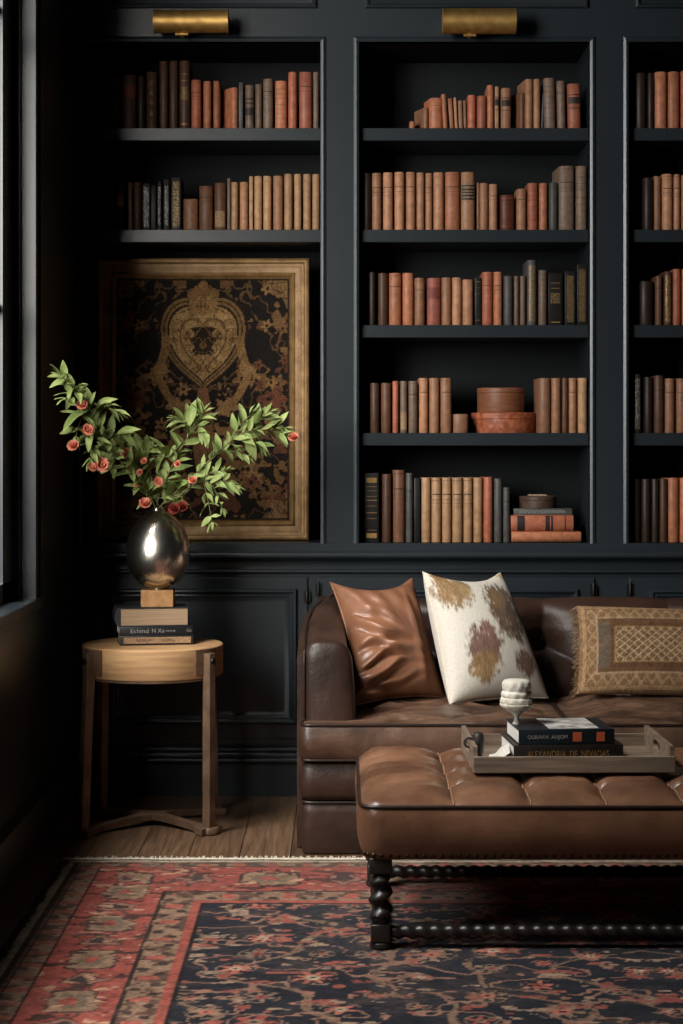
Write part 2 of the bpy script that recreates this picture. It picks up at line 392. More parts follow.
# baseboards and trim
bb = MB(); bb.box(WX, WX + 0.022, FY, 0, 0, 0.14); bb.box(WX, WX + 0.03, FY, 0, 0.14, 0.165); struct(bb.build('baseboard_left', M['paint']))
bb = MB(); bb.box(RX - 0.022, RX, FY, 0, 0, 0.14); bb.box(RX - 0.03, RX, FY, 0, 0.14, 0.165); struct(bb.build('baseboard_right', M['paint']))
bb = MB(); bb.box(WX + 0.03, RX - 0.03, FY, FY + 0.022, 0, 0.14); bb.box(WX + 0.03, RX - 0.03, FY, FY + 0.03, 0.14, 0.165); struct(bb.build('baseboard_front', M['paint']))
def arc(cy, cz, r, a0, a1, n=6):
    return [(cy + r * math.cos(R(a0 + (a1 - a0) * k / n)), cz + r * math.sin(R(a0 + (a1 - a0) * k / n))) for k in range(n + 1)]
z = fz
pr = [(0, 0), (-0.026, 0), (-0.026, z(764.5))] + [(-0.020, z(764)), (-0.020, z(763))] + \
     arc(-0.020, z(759.5), 0.0125, 270, 90, 8) + [(-0.016, z(755)), (-0.012, z(752.5))] + arc(-0.012, z(749), 0.0115, 270, 90, 8) + [(0, z(744.5))]
bb = MB(); bb.extrude_x(pr, WX + 0.03, RX - 0.03); struct(bb.build('baseboard_back', M['paint'], angle=35))
pr = [(0, z(543.4)), (-0.016, z(543.4)), (-0.016, z(550.5)), (-0.040, z(550.8))] + arc(-0.040, z(554.6), 0.0125, 90, 270, 8) + \
     [(-0.030, z(558.8))] + [(-0.028 + 0.020 * math.sin(R(a)), z(559.5) - 0.026 * (1 - math.cos(R(a)))) for a in (0, 20, 40, 60, 80)] + \
     [(-0.010, z(568.5))] + arc(-0.010, z(571), 0.008, 90, 270, 6) + [(0, z(574))]
tr = MB(); tr.extrude_x(pr, WX, RX); struct(tr.build('trim_1', M['paint'], angle=35))
# frames of the frieze panels above the bookcases
PANEL = [(0, 0), (0.002, 0.012), (0.008, 0.016), (0.014, 0.013), (0.018, 0.004), (0.028, 0.002), (0.034, -0.001)]
for i, (a, b) in enumerate(((113, 317), (365, 588), (635, 857))):
    t = MB(); t.frame(fx(a), fx(b), z(8.5), 3.60, PANEL); struct(t.build('trim_%d' % (i + 2), M['paint'], angle=40))

# ------------------------------------------------------------------ built-in bookcases and base cabinets
SH = [CAM_H + (CY - q) * 6.63 / FOC for q in (128, 229.6, 325, 433)] + [fz(543)]
WHERE = ['beside the window, with a gilt-framed tapestry in its lowest niche', 'in the middle, five shelves of old books and round boxes', 'beyond the middle one, cut off by the photo edge']
BEAD = [(-0.019, 0.0), (-0.019, 0.0045), (-0.0105, 0.0082), (-0.0095, 0.0085), (-0.0085, 0.0082), (0.0, 0.0045), (0.0, -0.03)]
shelf_top = {}
for i, (a, b) in enumerate(OPEN):
    t = thing('built_in_bookcase', 'dark teal built-in bookcase ' + WHERE[i], 'bookcase', ((a + b) / 2, 0.2, OZ0))
    def loc(o, t=t): o.matrix_parent_inverse = Matrix.Translation(-t.location); return o
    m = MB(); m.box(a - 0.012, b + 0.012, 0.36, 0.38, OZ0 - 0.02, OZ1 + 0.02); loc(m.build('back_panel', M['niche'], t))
    for (p, q) in ((a - 0.018, a), (b, b + 0.018)):
        m = MB(); m.box(p, q, 0.035, 0.36, OZ0 - 0.018, OZ1 + 0.018); loc(m.build('side_panel', M['paint'], t))
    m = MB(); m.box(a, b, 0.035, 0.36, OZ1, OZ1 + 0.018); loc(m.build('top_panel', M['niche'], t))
    m = MB(); m.box(a, b, 0.0351, 0.36, OZ0 - 0.018, OZ0); loc(m.build('bottom_panel', M['paint'], t))
    for k in range(2 if i == 0 else 4):
        m = MB(); m.box(a, b, 0.030, 0.36, SH[k] - 0.045, SH[k], 0.0015); loc(m.build('shelf', M['paint'], t))
    m = MB(); m.frame(a, b, OZ0, OZ1, BEAD)
    loc(m.build('bead_moulding', M['paint'], t, angle=18))
CABP = [(0, 0.0), (0.0, 0.010), (0.004, 0.015), (0.010, 0.016), (0.016, 0.012), (0.020, 0.008), (0.024, 0.009), (0.028, 0.006), (0.040, 0.001), (0.046, 0.0)]
CL = ['teal base cabinet behind the round side table, plain panelled door', 'teal base cabinet behind the sofa between two pairs of black hinges', 'teal base cabinet past the hinges, behind the fringed pillow']
for i, (a, b, c, d, hg) in enumerate(((92, 307.5, 111, 297, [307]), (317, 594, 346, 578, [318.5, 361, 593]), (629, 860, 649, 846, [629.5]))):
    t = thing('base_cabinet', CL[i], 'cabinet', (fx((a + b) / 2), -0.006, fz(737)))
    inv = Matrix.Translation(-t.location)
    m = MB(); m.box(fx(a), fx(b), -0.010, -0.0005, fz(738), fz(577.5), 0.002); dr = m.build('door', M['paint'], t); dr.matrix_parent_inverse = inv
    m = MB(); m.frame(fx(c), fx(d), fz(723.5), fz(588.5), CABP, y=-0.010); m.build('panel_moulding', M['paint'], dr, angle=40)
    for h in hg:
        hz0, hz1 = (fz(603), fz(589)) if h in (307, 361) else (fz(597), fz(582))
        m = MB(); m.lathe([(0.0045, hz0), (0.006, hz0 + 0.004), (0.006, hz1 - 0.004), (0.003, hz1)], (fx(h), -0.016, 0), n=12)
        m.box(fx(h) - 0.012, fx(h) + 0.012, -0.014, -0.010, hz0 + 0.006, hz1 - 0.006)
        m.build('hinge', M['iron'], dr, angle=40)
# ------------------------------------------------------------------ books
def book_cover(w, d, h, bulge, bands=(), t=0.0025):
    """U-shaped case: rounded spine facing -Y, two boards; raised bands swell the spine"""
    n = 8
    def ring(z, extra=0.0, shrink=0.0):
        hw = w / 2 - shrink
        out = [(-hw, d)]
        for k in range(n + 1):
            a = PI * k / n
            out.append((-hw * math.cos(a), -(bulge + extra) * math.sin(a) + 0.0015 + shrink))
        out.append((hw, d))
        inn = [(hw - t, d), (hw - t, 0.006)] + [(-hw + t, 0.006), (-hw + t, d)]
        return [(x, y, z) for x, y in out + inn]
    zs = [(0, 0, 0.0006), (0.0015, 0, 0)]
    for bz in bands:
        zs += [(bz - 0.0026, 0, 0), (bz - 0.0014, 0.0014, 0), (bz + 0.0014, 0.0014, 0), (bz + 0.0026, 0, 0)]
    zs += [(h - 0.0015, 0, 0), (h, 0, 0.0006)]
    m = MB(); P = [ring(*q) for q in zs]
    o = len(m.v); m.grid(P, wrap_v=True); N = len(P[0])
    # end caps as quads: outer loop 0..n+2, inner loop n+3..N-1
    for base in (0, (len(P) - 1) * N):
        i0, i1, i2, i3 = base + n + 3, base + n + 4, base + n + 5, base + n + 6
        m.f.append((base + n + 2, i0, i1, base + n + 1)); m.f.append((base, base + 1, i2, i3))
        m.f.append(tuple([i1, i2] + [base + 1 + k for k in range(n + 1)]))
    return m

def spine_patch(w, bulge, z0, z1, frac=0.94, lift=0.0008):
    """a label that follows the curve of the spine"""
    m = MB(); n = 8; P = []
    for zz in (z0, z1):
        row = []
        for k in range(n + 1):
            a = PI / 2 + (k / n - 0.5) * PI * 0.72 * frac
            row.append((-(w / 2 + lift) * math.cos(a), -bulge * math.sin(a) + 0.0015 - lift, zz))
        P.append(row)
    m.grid(P); return m

def add_label(root, w, bulge, h, name, material, rects, frac=0.94):
    for (f0, f1) in rects:
        q = spine_patch(w, bulge, f0 * h, f1 * h, frac).build(name, material, root, smooth=True)
    return q

def text_mesh(body, size, extrude=0.0002, spacing=1.0):
    cu = bpy.data.curves.new('lettering', 'FONT'); cu.body = body; cu.size = size; cu.extrude = extrude; cu.space_character = spacing
    cu.align_y = 'CENTER'
    o = bpy.data.objects.new('tmp', cu); col.objects.link(o)
    dg = bpy.context.evaluated_depsgraph_get(); dg.update()
    me = bpy.data.meshes.new_from_object(o.evaluated_get(dg))
    bpy.data.objects.remove(o); bpy.data.curves.remove(cu)
    vs = [v.co.copy() for v in me.vertices]; fs = [tuple(p.vertices) for p in me.polygons]
    bpy.data.meshes.remove(me); return vs, fs

def add_text(root, body, size, z0, bulge, h, material, xoff=0.0, up=True, length=None, name='spine_lettering'):
    vs, fs = text_mesh(body, size)
    L = max(v.x for v in vs) - min(v.x for v in vs)
    k = (length / L) if length else 1.0
    m = MB()
    y = -bulge + 0.0007
    if up: m.add([(xoff - v.y, y - v.z, z0 + v.x * k) for v in vs], fs)
    else: m.add([(xoff + v.y, y - v.z, z0 - v.x * k) for v in vs], fs)
    return m.build(name, material, root)

def make_book(label, w, h, d, rgb, group, style='', band_rgb=None, flat=False, cat='book', pages='pages'):
    """book standing on its tail, spine towards -Y, origin at the foot of the spine"""
    root = thing('book', label, cat, group=group)
    bulge = 0.0012 if flat else min(0.015, w * 0.44)
    bands = [h * f for f in (0.16, 0.34, 0.52, 0.70, 0.86)] if 'r' in style else []
    c = book_cover(w, d, h, bulge, bands).build('cover', M['book'], root, angle=50)
    c.color = (*lin(rgb), 1)
    p = MB(); p.box(-w / 2 + 0.0026, w / 2 - 0.0026, 0.0064, d - 0.004, 0.003, h - 0.003)
    p.build('page_block', M[pages], root)
    if 'g' in style: add_label(root, w, bulge, h, 'gilt_band', M['gilt'], [(.10, .108), (.9, .908), (.78, .784), (.66, .664)])
    if 'G' in style: add_label(root, w, bulge, h, 'gilt_band', M['gilt'], [(.06, .13), (.17, .175), (.34, .345), (.42, .43), (.52, .525), (.6, .612), (.66, .665), (.74, .745), (.8, .806), (.86, .93)], 0.7)
    if 'k' in style: add_label(root, w, bulge, h, 'dark_band', M['dark_label'], [(.735, .748), (.655, .661), (.60, .604), (.95, .955)])
    if 'b' in style: add_label(root, w, bulge, h, 'dark_band', M['dark_label'], [(.2, .206), (.3, .305), (.4, .405), (.5, .506), (.62, .626), (.72, .726), (.82, .828)])
    if 'd' in style: add_label(root, w, bulge, h, 'title_label', M['dark_label'], [(.55, .70), (.44, .46), (.74, .76)])
    if 't' in style: add_label(root, w, bulge, h, 'title_label', M['tan_label'], [(.50, .74)], 0.7)
    if 'e' in style: add_label(root, w, bulge, h, 'title_label', M['red_label'], [(.56, .80)])
    if 'x' in style:
        add_label(root, w, bulge, h, 'title_label', M['dark_label'], [(.52, .775)], 1.0)
        add_label(root, w, bulge, h, 'pale_band', M['tan_label'], [(.55, .575), (.61, .63), (.66, .68), (.715, .75)], 0.96)
    if 'h' in style: add_label(root, w, bulge, h, 'title_label', M['dark_label'], [(.30, .48), (.56, .60), (.66, .70)])
    if 's' in style: add_label(root, w, bulge, h, 'silver_lettering', M['silver_text'], [(.07, .92)], 0.6)
    if 'S' in style: add_label(root, w, bulge, h, 'silver_lettering', M['silver_text'], [(.09, .88)], 0.45)
    if 'y' in style: add_label(root, w, bulge, h, 'gilt_lettering', M['gilt_text'], [(.06, .92)], 0.6)
    if 'v' in style:
        add_label(root, w, bulge, h, 'gilt_lettering', M['gilt_text'], [(.42, .62)], 0.6); add_label(root, w, bulge, h, 'gilt_band', M['gilt'], [(.05, .07), (.70, .71), (.80, .81)], 0.6)
    if 'o' in style: add_label(root, w, bulge, h, 'title_label', M['tan_label'], [(.06, .40)], 0.8)
    return root

ORD = ['first', 'second', 'third', 'fourth', 'fifth', 'sixth', 'seventh', 'eighth', 'ninth', 'tenth', 'eleventh', 'twelfth', 'thirteenth', 'fourteenth',
       'fifteenth', 'sixteenth', 'seventeenth', 'eighteenth', 'nineteenth', 'twentieth']
FRONT_Y = 0.048
SB = (FRONT_Y - 0.004 - CAM_Y)
def bx_(px): return (px - CX) * SB / FOC
def bz_(py): return CAM_H + (CY - py) * SB / FOC
# spine colours seen on the shelves
BR0, BR1, BR2, BR3 = (46, 33, 26), (84, 57, 42), (110, 75, 55), (142, 101, 75)
TAN, ORA, ORR, RED, GRB, GRY, BLK, TAN2 = (172, 124, 92), (176, 112, 80), (170, 100, 74), (150, 86, 70), (118, 97, 81), (82, 79, 76), (26, 24, 22), (180, 140, 102)
CN = {BR0: 'blackish brown', BR1: 'dark brown', BR2: 'brown', BR3: 'light brown', TAN: 'tan', ORA: 'orange tan', ORR: 'orange red', RED: 'dull red',
      GRB: 'grey brown', GRY: 'grey', BLK: 'black', TAN2: 'pale tan'}
FEAT = {'x': 'black label', 't': 'tan label', 'd': 'dark label', 'e': 'red label', 'h': 'dark label', 's': 'silver lettering', 'S': 'silver lettering',
        'y': 'gilt lettering', 'v': 'gilt lettering', 'G': 'gilt bands', 'o': 'tan patch'}
#  (x0, x1, top, colour, style, yaw, lean)
SHELVES = {
 ('window', 0): [(86, 99, 59, BR0, ''), (100, 110, 59, BR0, ''), (111, 120, 76, BR1, ''), (121, 136, 75, BR1, 'e'), (137, 145, 76, BR0, ''), (146, 157, 72, BR1, 'r'),
    (159, 168, 61, BR1, 'k'), (169, 178, 61, BR1, ''), (179, 190, 61, BR1, 'v'), (191, 201, 80, ORR, 'k'), (203, 211, 81, ORA, ''), (213, 220, 81, ORA, ''),
    (221, 237.5, 87, ORA, '', 34), (238.5, 243, 82, GRY, ''), (245, 254, 85, GRB, 'h'), (255, 262, 84, GRB, ''), (263, 273, 79, GRB, 'k'), (275, 287, 81, ORA, 'b'),
    (288, 297, 72, ORR, ''), (299, 312, 72, ORR, 'k'), (313, 319, 72, GRB, '')],
 ('window', 1): [(84, 91, 179, BR0, ''), (98, 105, 179, BR0, 'g'), (107, 115, 181, BLK, ''), (116, 124, 182, BLK, 't'), (128, 132, 182, BR2, ''), (133, 141, 182, BR1, ''),
    (142, 150, 183, BLK, 's'), (150.5, 156, 185, BLK, ''), (157, 161.5, 181, BLK, 'S'), (163, 169.5, 179, BLK, 'S'), (171, 181, 177, BLK, 'y'), (183, 198, 199, BR3, ''),
    (199, 213, 186, BR2, 'k'), (214, 226, 183, BR2, 'o'), (227, 230.5, 178, GRB, ''), (231, 238, 182, TAN2, ''), (239.5, 248, 182, TAN, ''), (249, 253, 176, TAN2, ''),
    (254, 262, 176, TAN2, ''), (263, 271.5, 176, TAN2, ''), (273, 283, 176, TAN, ''), (284, 292.5, 174, TAN2, ''), (294, 301.5, 174, TAN2, ''), (303, 311, 174, TAN2, ''), (312, 320, 174, TAN2, '')],
 ('middle', 0): [(409.5, 415, 121, ORA, ''), (415.5, 428.5, 107, BR3, '', 20), (430, 443, 98, ORA, 'k', 12), (443, 448, 94, ORA, '', 0, -3), (450, 454, 98, ORA, '', 0, -4), (455, 458, 97, TAN, '', 0, -3),
    (459, 463, 100, BR3, '', 0, -2), (464, 467, 100, BR3, '', 0, -2), (467.5, 476, 95, ORR, ''), (477, 486.5, 96, ORR, ''), (487, 494, 85, ORA, ''), (495, 499, 86, TAN2, 'd'),
    (501, 511.5, 88, BR3, 'd'), (511.5, 525, 92, BR2, '', 22), (525.5, 533, 79, TAN, '', 8), (533.5, 540.5, 79, TAN, ''), (541, 543.8, 93, GRY, '', 0, 3), (544.5, 556, 78, GRB, 'b', 0, -1),
    (557.5, 566, 81, GRB, 'k', 0, -1), (568, 581.5, 84, ORR, 'd', 0, -1)],
 ('middle', 1): [(363, 371, 173, BR0, ''), (372, 381.5, 173, BR3, 'k'), (383, 393, 172.5, TAN, 'k'), (394.5, 404.5, 172, TAN, 'k'), (406, 415.5, 172, TAN, 'k'), (416.5, 424.5, 172.5, TAN, ''),
    (425.5, 432.5, 173, TAN, 'k'), (433.5, 444, 172.5, TAN, ''), (445, 460, 172, ORA, 'k'), (461, 475, 172, TAN, 'x'), (477, 479.3, 182, BR3, ''), (479.5, 488.5, 183, TAN, ''), (489, 498, 184, TAN, 'k'),
    (500, 514.5, 195, (96, 48, 36), 'g'), (516.5, 526.5, 189, TAN, 'k'), (527.5, 538, 183, ORR, 'b'), (539, 548, 183, ORA, ''), (549, 558, 182.5, GRY, ''), (559, 574.5, 166, GRB, 'k', 3), (576, 587.5, 166, GRB, 'b')],
 ('middle', 2): [(369, 375.5, 272, BR0, 'k'), (378, 388, 273, BR1, ''), (389, 401.5, 273, ORA, 'k'), (402.5, 413.8, 273, ORA, ''), (414.5, 425, 278, BR3, 'k'), (427, 441, 278, RED, 'e'), (441.5, 451.5, 277.5, BR3, ''),
    (452, 462, 277.5, TAN, ''), (462.5, 473.5, 279.5, TAN, ''), (475, 481.5, 277, BLK, 'g'), (482.2, 493, 272, ORR, 'k'), (493.5, 502.5, 272, ORA, 'k'), (503.5, 513, 276, GRY, ''), (514, 519.3, 276, GRB, ''),
    (520, 526, 276, GRB, ''), (527, 537, 260, GRY, 'y'), (538.5, 547.5, 270, GRB, 'b'), (548.5, 563, 272.5, BLK, 'v'), (565, 576, 271, BLK, 'y'), (577.3, 587.8, 264, BLK, 'y')],
 ('middle', 3): [(370, 379.5, 383, BR1, ''), (381, 391, 383, BR2, ''), (392.5, 398.7, 381, ORR, ''), (400, 407.3, 381, GRB, 'o'), (408.5, 417.5, 381, GRB, 'k'), (419, 428.3, 378, TAN, 'k'), (429.3, 439.5, 378, TAN, ''),
    (440.5, 451.8, 378, BR3, 'k'), (453, 468.5, 414, BR3, ''), (539, 550.8, 378, BR3, '', 2), (551.5, 561.3, 378, BR3, 'g'), (562, 568.3, 378, BR2, ''), (569, 577, 378, TAN, 'k'), (578, 587.8, 378, TAN2, '')],
 ('middle', 4): [(364, 379, 473, BLK, 'G'), (382, 391.5, 474, BR1, ''), (393, 405, 470, BR2, 'k'), (405.7, 413, 473, GRY, 'k'), (414, 420.5, 478, BLK, ''), (421.5, 430.8, 477.5, TAN2, ''), (431.5, 441.2, 477.5, TAN2, 'k'),
    (442, 451.5, 477.5, TAN2, 'k'), (452.2, 462.8, 477.5, TAN2, 'k'), (463.5, 472.7, 477.5, TAN2, 'k'), (473.5, 482.8, 477.5, TAN2, ''), (483.5, 493, 477, ORR, ''), (494, 502.5, 478.5, GRY, ''), (503.2, 510.3, 487.5, GRY, 'k')],
 ('far', 0): [(635, 646.5, 73, BR0, ''), (647.5, 654, 73, BR0, ''), (655, 667, 72, ORA, ''), (668, 680, 71.5, ORA, ''), (681, 691, 71, ORR, '')],
 ('far', 1): [(643, 653, 178, BR0, 'b'), (654, 661.3, 176, BR3, ''), (662.3, 673, 174, TAN, 'k'), (673.8, 680.5, 174, TAN, 'k'), (681.3, 691, 175, TAN, '')],
 ('far', 2): [(640, 653, 281, BR0, ''), (655.5, 662.5, 276, BR2, 'k'), (663.8, 672, 271.5, BR1, 'y'), (673, 681.3, 269, ORR, ''), (682, 691, 269, ORA, '')],
 ('far', 3): [(633, 641.5, 374, BR0, 's'), (644, 653, 377, BR0, 'k'), (654, 664, 375.5, BR1, 'k'), (665, 675, 378.5, BR3, 'k'), (676.5, 687, 378.5, BR3, 'k')],
 ('far', 4): [(632, 641, 479, BR0, ''), (641.7, 651, 479, BR0, ''), (651.8, 659.3, 479, BR0, ''), (660, 667.5, 479, BR1, ''), (668.2, 679.3, 478, ORA, ''), (680, 691, 478, ORA, '')],
}
SHN = ['top shelf', 'second shelf', 'third shelf', 'fourth shelf', 'bottom shelf']
for (bay, si), rows in SHELVES.items():
    base = SH[si]
    heights = [r[2] for r in rows]
    hs = sorted(heights)
    prev = 1e9
    for bi, r in enumerate(rows):
        x0, x1, top, rgb, style = r[:5]
        yaw = r[5] if len(r) > 5 else 0
        lean = r[6] if len(r) > 6 else 0
        h = bz_(top) - base - 0.0006
        kj = random.uniform(0.90, 1.08); jit = tuple(max(8, min(235, v * kj)) for v in rgb)
        if bay == 'middle': x1 = min(x1, 587.6)
        wpx = bx_(x1) - bx_(x0)
        nm = CN.get(rgb, 'deep red brown')
        size = ('tall ' if top <= hs[0] + 3 and hs[-1] - hs[0] > 6 else 'short ' if top >= hs[-1] - 2 and hs[-1] - hs[0] > 12 else 'thin ' if x1 - x0 < 6 else 'thick ' if x1 - x0 > 12 and not yaw else '')
        ft = next((FEAT[c] for c in style if c in FEAT), None)
        n_from_end = len(rows) - bi
        pos = f'{ORD[bi]} from the window end' if (bi < 20 and (bi <= len(rows) // 2 or bay == 'far')) else f'{ORD[n_from_end - 1]} from the end away from the window'
        if bay != 'far' and bi > len(rows) // 2:
            pos = f'{ORD[n_from_end - 1]} from the inner end' if bay == 'window' else f'{ORD[n_from_end - 1]} from the far end'
        lab = f'{size}{nm} book, {pos} of the {bay} bookcase {SHN[si]}'
        if ft:
            l2 = f'{size}{nm} book with {ft}, {pos}, {bay} bookcase {SHN[si]}'
            if len(l2.split()) <= 16: lab = l2
        grp = f'books on the {SHN[si]} of the {bay} bookcase'
        d = min(0.15, max(0.085, h * 0.72)) + random.uniform(-0.006, 0.006)
        if yaw:
            # turned so that the front board shows too
            a = R(yaw)
            if yaw > 15:
                d = min(d, 0.10)
                side = wpx * 0.66; w_ = max(0.008, (wpx - side) / math.cos(a)); d = min(0.12, side / math.sin(a))
            else: w_ = wpx * 0.98
            b = make_book(lab, w_, h, d, jit, grp, style)
            if yaw > 15:
                b.location = (bx_(x1) - w_ * math.cos(a) / 2 - 0.0006, FRONT_Y + 0.012, base + 0.0004)
            else: b.location = (bx_((x0 + x1) / 2), FRONT_Y + 0.004, base + 0.0004)
            b.rotation_euler = (0, 0, a)
        else:
            flat = x1 - x0 < 5 or rgb == BLK
            b = make_book(lab, wpx - 0.0014, h, d, jit, grp, style, flat=flat)
            b.location = (bx_((x0 + x1) / 2), FRONT_Y + random.uniform(0, 0.006), base + 0.0004)
            if lean:
                b.rotation_euler = (0, R(lean), 0)
                b.location.z += abs(math.sin(R(lean))) * wpx / 2

# lying books and boxes of the middle bookcase
def lying_book(label, x0, x1, z0, t, depth, rgb, group, y, style='', rz=0.0, flat=False, pages='pages'):
    b = make_book(label, t, x1 - x0, depth, rgb, group, style, flat=flat, pages=pages)
    b.rotation_euler = (0, PI / 2, rz); b.location = (x0, y, z0 + t / 2)
    return b
zb = SH[4] + 0.0004
def hz(py): return bz_(py)
t1 = hz(531.5) - zb
lying_book('plain orange leather book lying at the foot of the short bottom-shelf stack', bx_(511.5), bx_(581), zb, t1, 0.17, ORA, 'books lying on the bottom shelf', FRONT_Y + 0.004)
t2 = hz(515) - hz(531.5) - 0.0008
b = lying_book('two-tone red leather book with black bands, middle of the bottom-shelf stack', bx_(511), bx_(573.5), zb + t1 + 0.0004, t2, 0.16, ORR, 'books lying on the bottom shelf', FRONT_Y + 0.006)
hh = bx_(573.5) - bx_(511)
add_label(b, t2, min(0.015, t2 * 0.44), hh, 'dark_band', M['dark_label'], [(.10, .22), (.55, .62), (.64, .67), (.86, .875)], 1.0)
t3 = hz(508.5) - hz(515) - 0.0008
b = lying_book('thin dark grey book lying topmost of the bottom-shelf stack, under the lidded box', bx_(514), bx_(572.5), zb + t1 + t2 + 0.0008, t3, 0.15, GRY, 'books lying on the bottom shelf', FRONT_Y + 0.008, style='S', flat=True)
zt = zb + t1 + t2 + t3 + 0.0012

def round_box(name, label, px0, px1, z0, ztop, material, lid, knob=None, cat='box', tilt=0.0):
    r = (bx_(px1) - bx_(px0)) / 2; h = ztop - z0; kd = (FRONT_Y + r - CAM_Y) / SB; r *= kd
    t = thing(name, label, cat, (bx_((px0 + px1) / 2) * kd, FRONT_Y + r + 0.004, z0 + 0.0003), group='round boxes in the middle bookcase')
    m = MB(); hl = h * lid
    m.lathe([(r * 0.975, 0), (r * 0.985, 0.002), (r * 0.985, h - hl), (r * 0.95, h - hl + 0.001)], n=48); m.build('body', material, t, angle=40)
    m = MB(); m.lathe([(r * 0.96, h - hl + 0.0012), (r, h - hl + 0.0014), (r, h - 0.003), (r - 0.003, h), (r * 0.3, h + 0.0005)], n=48); m.build('lid', material, t, angle=40)
    if knob:
        m = MB(); m.box(-r * 0.52, r * 0.42, -r * 0.6, r * 0.2, h + 0.0006, h + knob, 0.001); m.build('paper_slip', M['pages'], t)
    return t
z1 = hz(412.3)
round_box('round_box', 'wide low round box in tooled orange leather, under the brown round box', 471, 536.5, SH[3], z1, M['pressed'], 0.32)
round_box('round_box', 'tall brown round wooden box standing on the orange leather one', 477, 524.5, z1 + 0.001, hz(387.5), M['boxwood'], 0.2)
round_box('round_box', 'small dark brown round box on the lying books, paper slip on its lid', 519, 557, zt, hz(496.5), M['old_box'], 0.35, knob=0.006)

# ------------------------------------------------------------------ framed tapestry leaning in the window bookcase
def mapc(cond, c, arr): arr[cond] = lin_arr(c)
W_, H_ = 0.782, 1.036
FRP = [(0, 0.0), (0, 0.020), (0.004, 0.026), (0.010, 0.028), (0.016, 0.026), (0.019, 0.018), (0.022, 0.016), (0.028, 0.017), (0.045, 0.012), (0.052, 0.011), (0.055, 0.015), (0.060, 0.016), (0.064, 0.012), (0.068, 0.006), (0.070, 0.002)]
pf = thing('framed_tapestry', 'gilt-framed dark tapestry with a heart-shaped gold crest, leaning in the niche behind the vase', 'picture')
lean = R(2.2)
pc = at(202.5, 540, 0.17)
pf.location = (pc.x, 0.175, OZ0 + 0.0015); pf.rotation_euler = (-lean, 0, 0)
m = MB(); m.frame(-W_ / 2, W_ / 2, 0, H_, FRP); m.frame(-W_ / 2, W_ / 2, 0, H_, [(0, 0), (0.07, 0)]); m.build('frame', M['gold_frame'], pf, angle=45)
m = MB(); m.box(-W_ / 2 + 0.01, W_ / 2 - 0.01, 0.0005, 0.006, 0.012, H_ - 0.01); m.build('backing_board', M['old_box'], pf)
nx, nz = 200, 280
xs_ = np.linspace(-W_ / 2 + 0.066, W_ / 2 - 0.066, nx); zs_ = np.linspace(0.066, H_ - 0.066, nz)
X, Z = np.meshgrid(xs_, zs_, indexing='ij')
U = X / (W_ / 2 - 0.066); V = (Z - H_ / 2) / (H_ / 2 - 0.066)          # -1..1
A = np.abs(X)
C = np.empty((nx, nz, 3)); C[:] = lin_arr((30, 24, 20))
nz1 = fbm(X * 40, Z * 40, 3); nz2 = fbm(X * 16, Z * 16, 9); ns = fbm(A * 30 + 5, Z * 30, 21)
scroll = np.abs(fbm(A * 15 + 3, Z * 15, 5, 3))
mapc(scroll < 0.045, (96, 72, 46), C)
mapc((fbm(A * 22, Z * 22, 33, 3) > 0.30), (116, 84, 52), C)
mapc((fbm(A * 18 + 9, Z * 18, 44, 3) > 0.36), (96, 60, 42), C)
# paired floral motifs
prs = random.Random(3)
for k in range(34):
    cx0, cz0 = prs.uniform(0.0, W_ / 2 - 0.09), prs.uniform(0.1, H_ - 0.1)
    r0 = prs.uniform(0.018, 0.042); cc = prs.choice([(128, 94, 58), (110, 80, 50), (104, 66, 46), (136, 104, 66)])
    th = np.arctan2(Z - cz0, A - cx0); rr = np.hypot(A - cx0, Z - cz0)
    mapc((rr < r0 * (0.78 + 0.25 * np.cos(th * prs.choice([4, 5, 6]) + k))) & (nz1 > -0.28), cc, C)
    mapc(rr < r0 * 0.25, (44, 30, 24), C)
# central crest (heart shape, scrolls, finial, stem)
cz = H_ * 0.665
def blob(cx0, cz0, rx, rz): return ((A - cx0) / rx) ** 2 + ((Z - cz0) / rz) ** 2 < 1
def heart_d(sx, sz):                                     # <1 inside a heart with its point down
    hx, hz_ = A / sx, (Z - cz - 0.01) / sz
    return hx ** 2 + (hz_ - 0.75 * np.sqrt(np.abs(hx) + 1e-6) * 0.75) ** 2
hd = heart_d(0.125, 0.125)
gold, mid, pale = (158, 124, 80), (96, 70, 44), (176, 142, 96)
mapc(hd < 1.75, (40, 30, 24), C); mapc((hd < 1.55) & (hd > 1.12), (128, 98, 60), C); mapc((hd < 1.36) & (hd > 1.28), (62, 44, 30), C); mapc(hd < 1.0, gold, C)
orn = np.abs(fbm(A * 34 + 2, Z * 34, 12, 3))
mapc((hd < 0.92) & (orn < 0.055), mid, C); mapc((hd < 0.92) & (orn > 0.34), pale, C)
mapc((hd < 0.50) & (hd > 0.42), (112, 84, 52), C)
dz = Z - cz - 0.045
sh_ = (A < 0.040 + 0.007 * np.cos(dz * 130)) & (np.abs(dz) < 0.050 - 0.25 * np.maximum(0, A - 0.03))
mapc(sh_, (48, 37, 28), C); mapc(sh_ & (np.abs(fbm(A * 60, Z * 60, 14, 2)) < 0.10), (116, 88, 56), C)
mapc(blob(0, cz + 0.178, 0.052, 0.040), (146, 112, 70), C); mapc(blob(0, cz + 0.178, 0.052, 0.040) & (orn < 0.07), mid, C)
mapc(blob(0, cz + 0.222, 0.060, 0.016), (122, 90, 56), C); mapc(blob(0.04, cz + 0.215, 0.018, 0.022), (130, 98, 60), C); mapc(blob(0, cz + 0.245, 0.018, 0.02), (134, 100, 62), C)
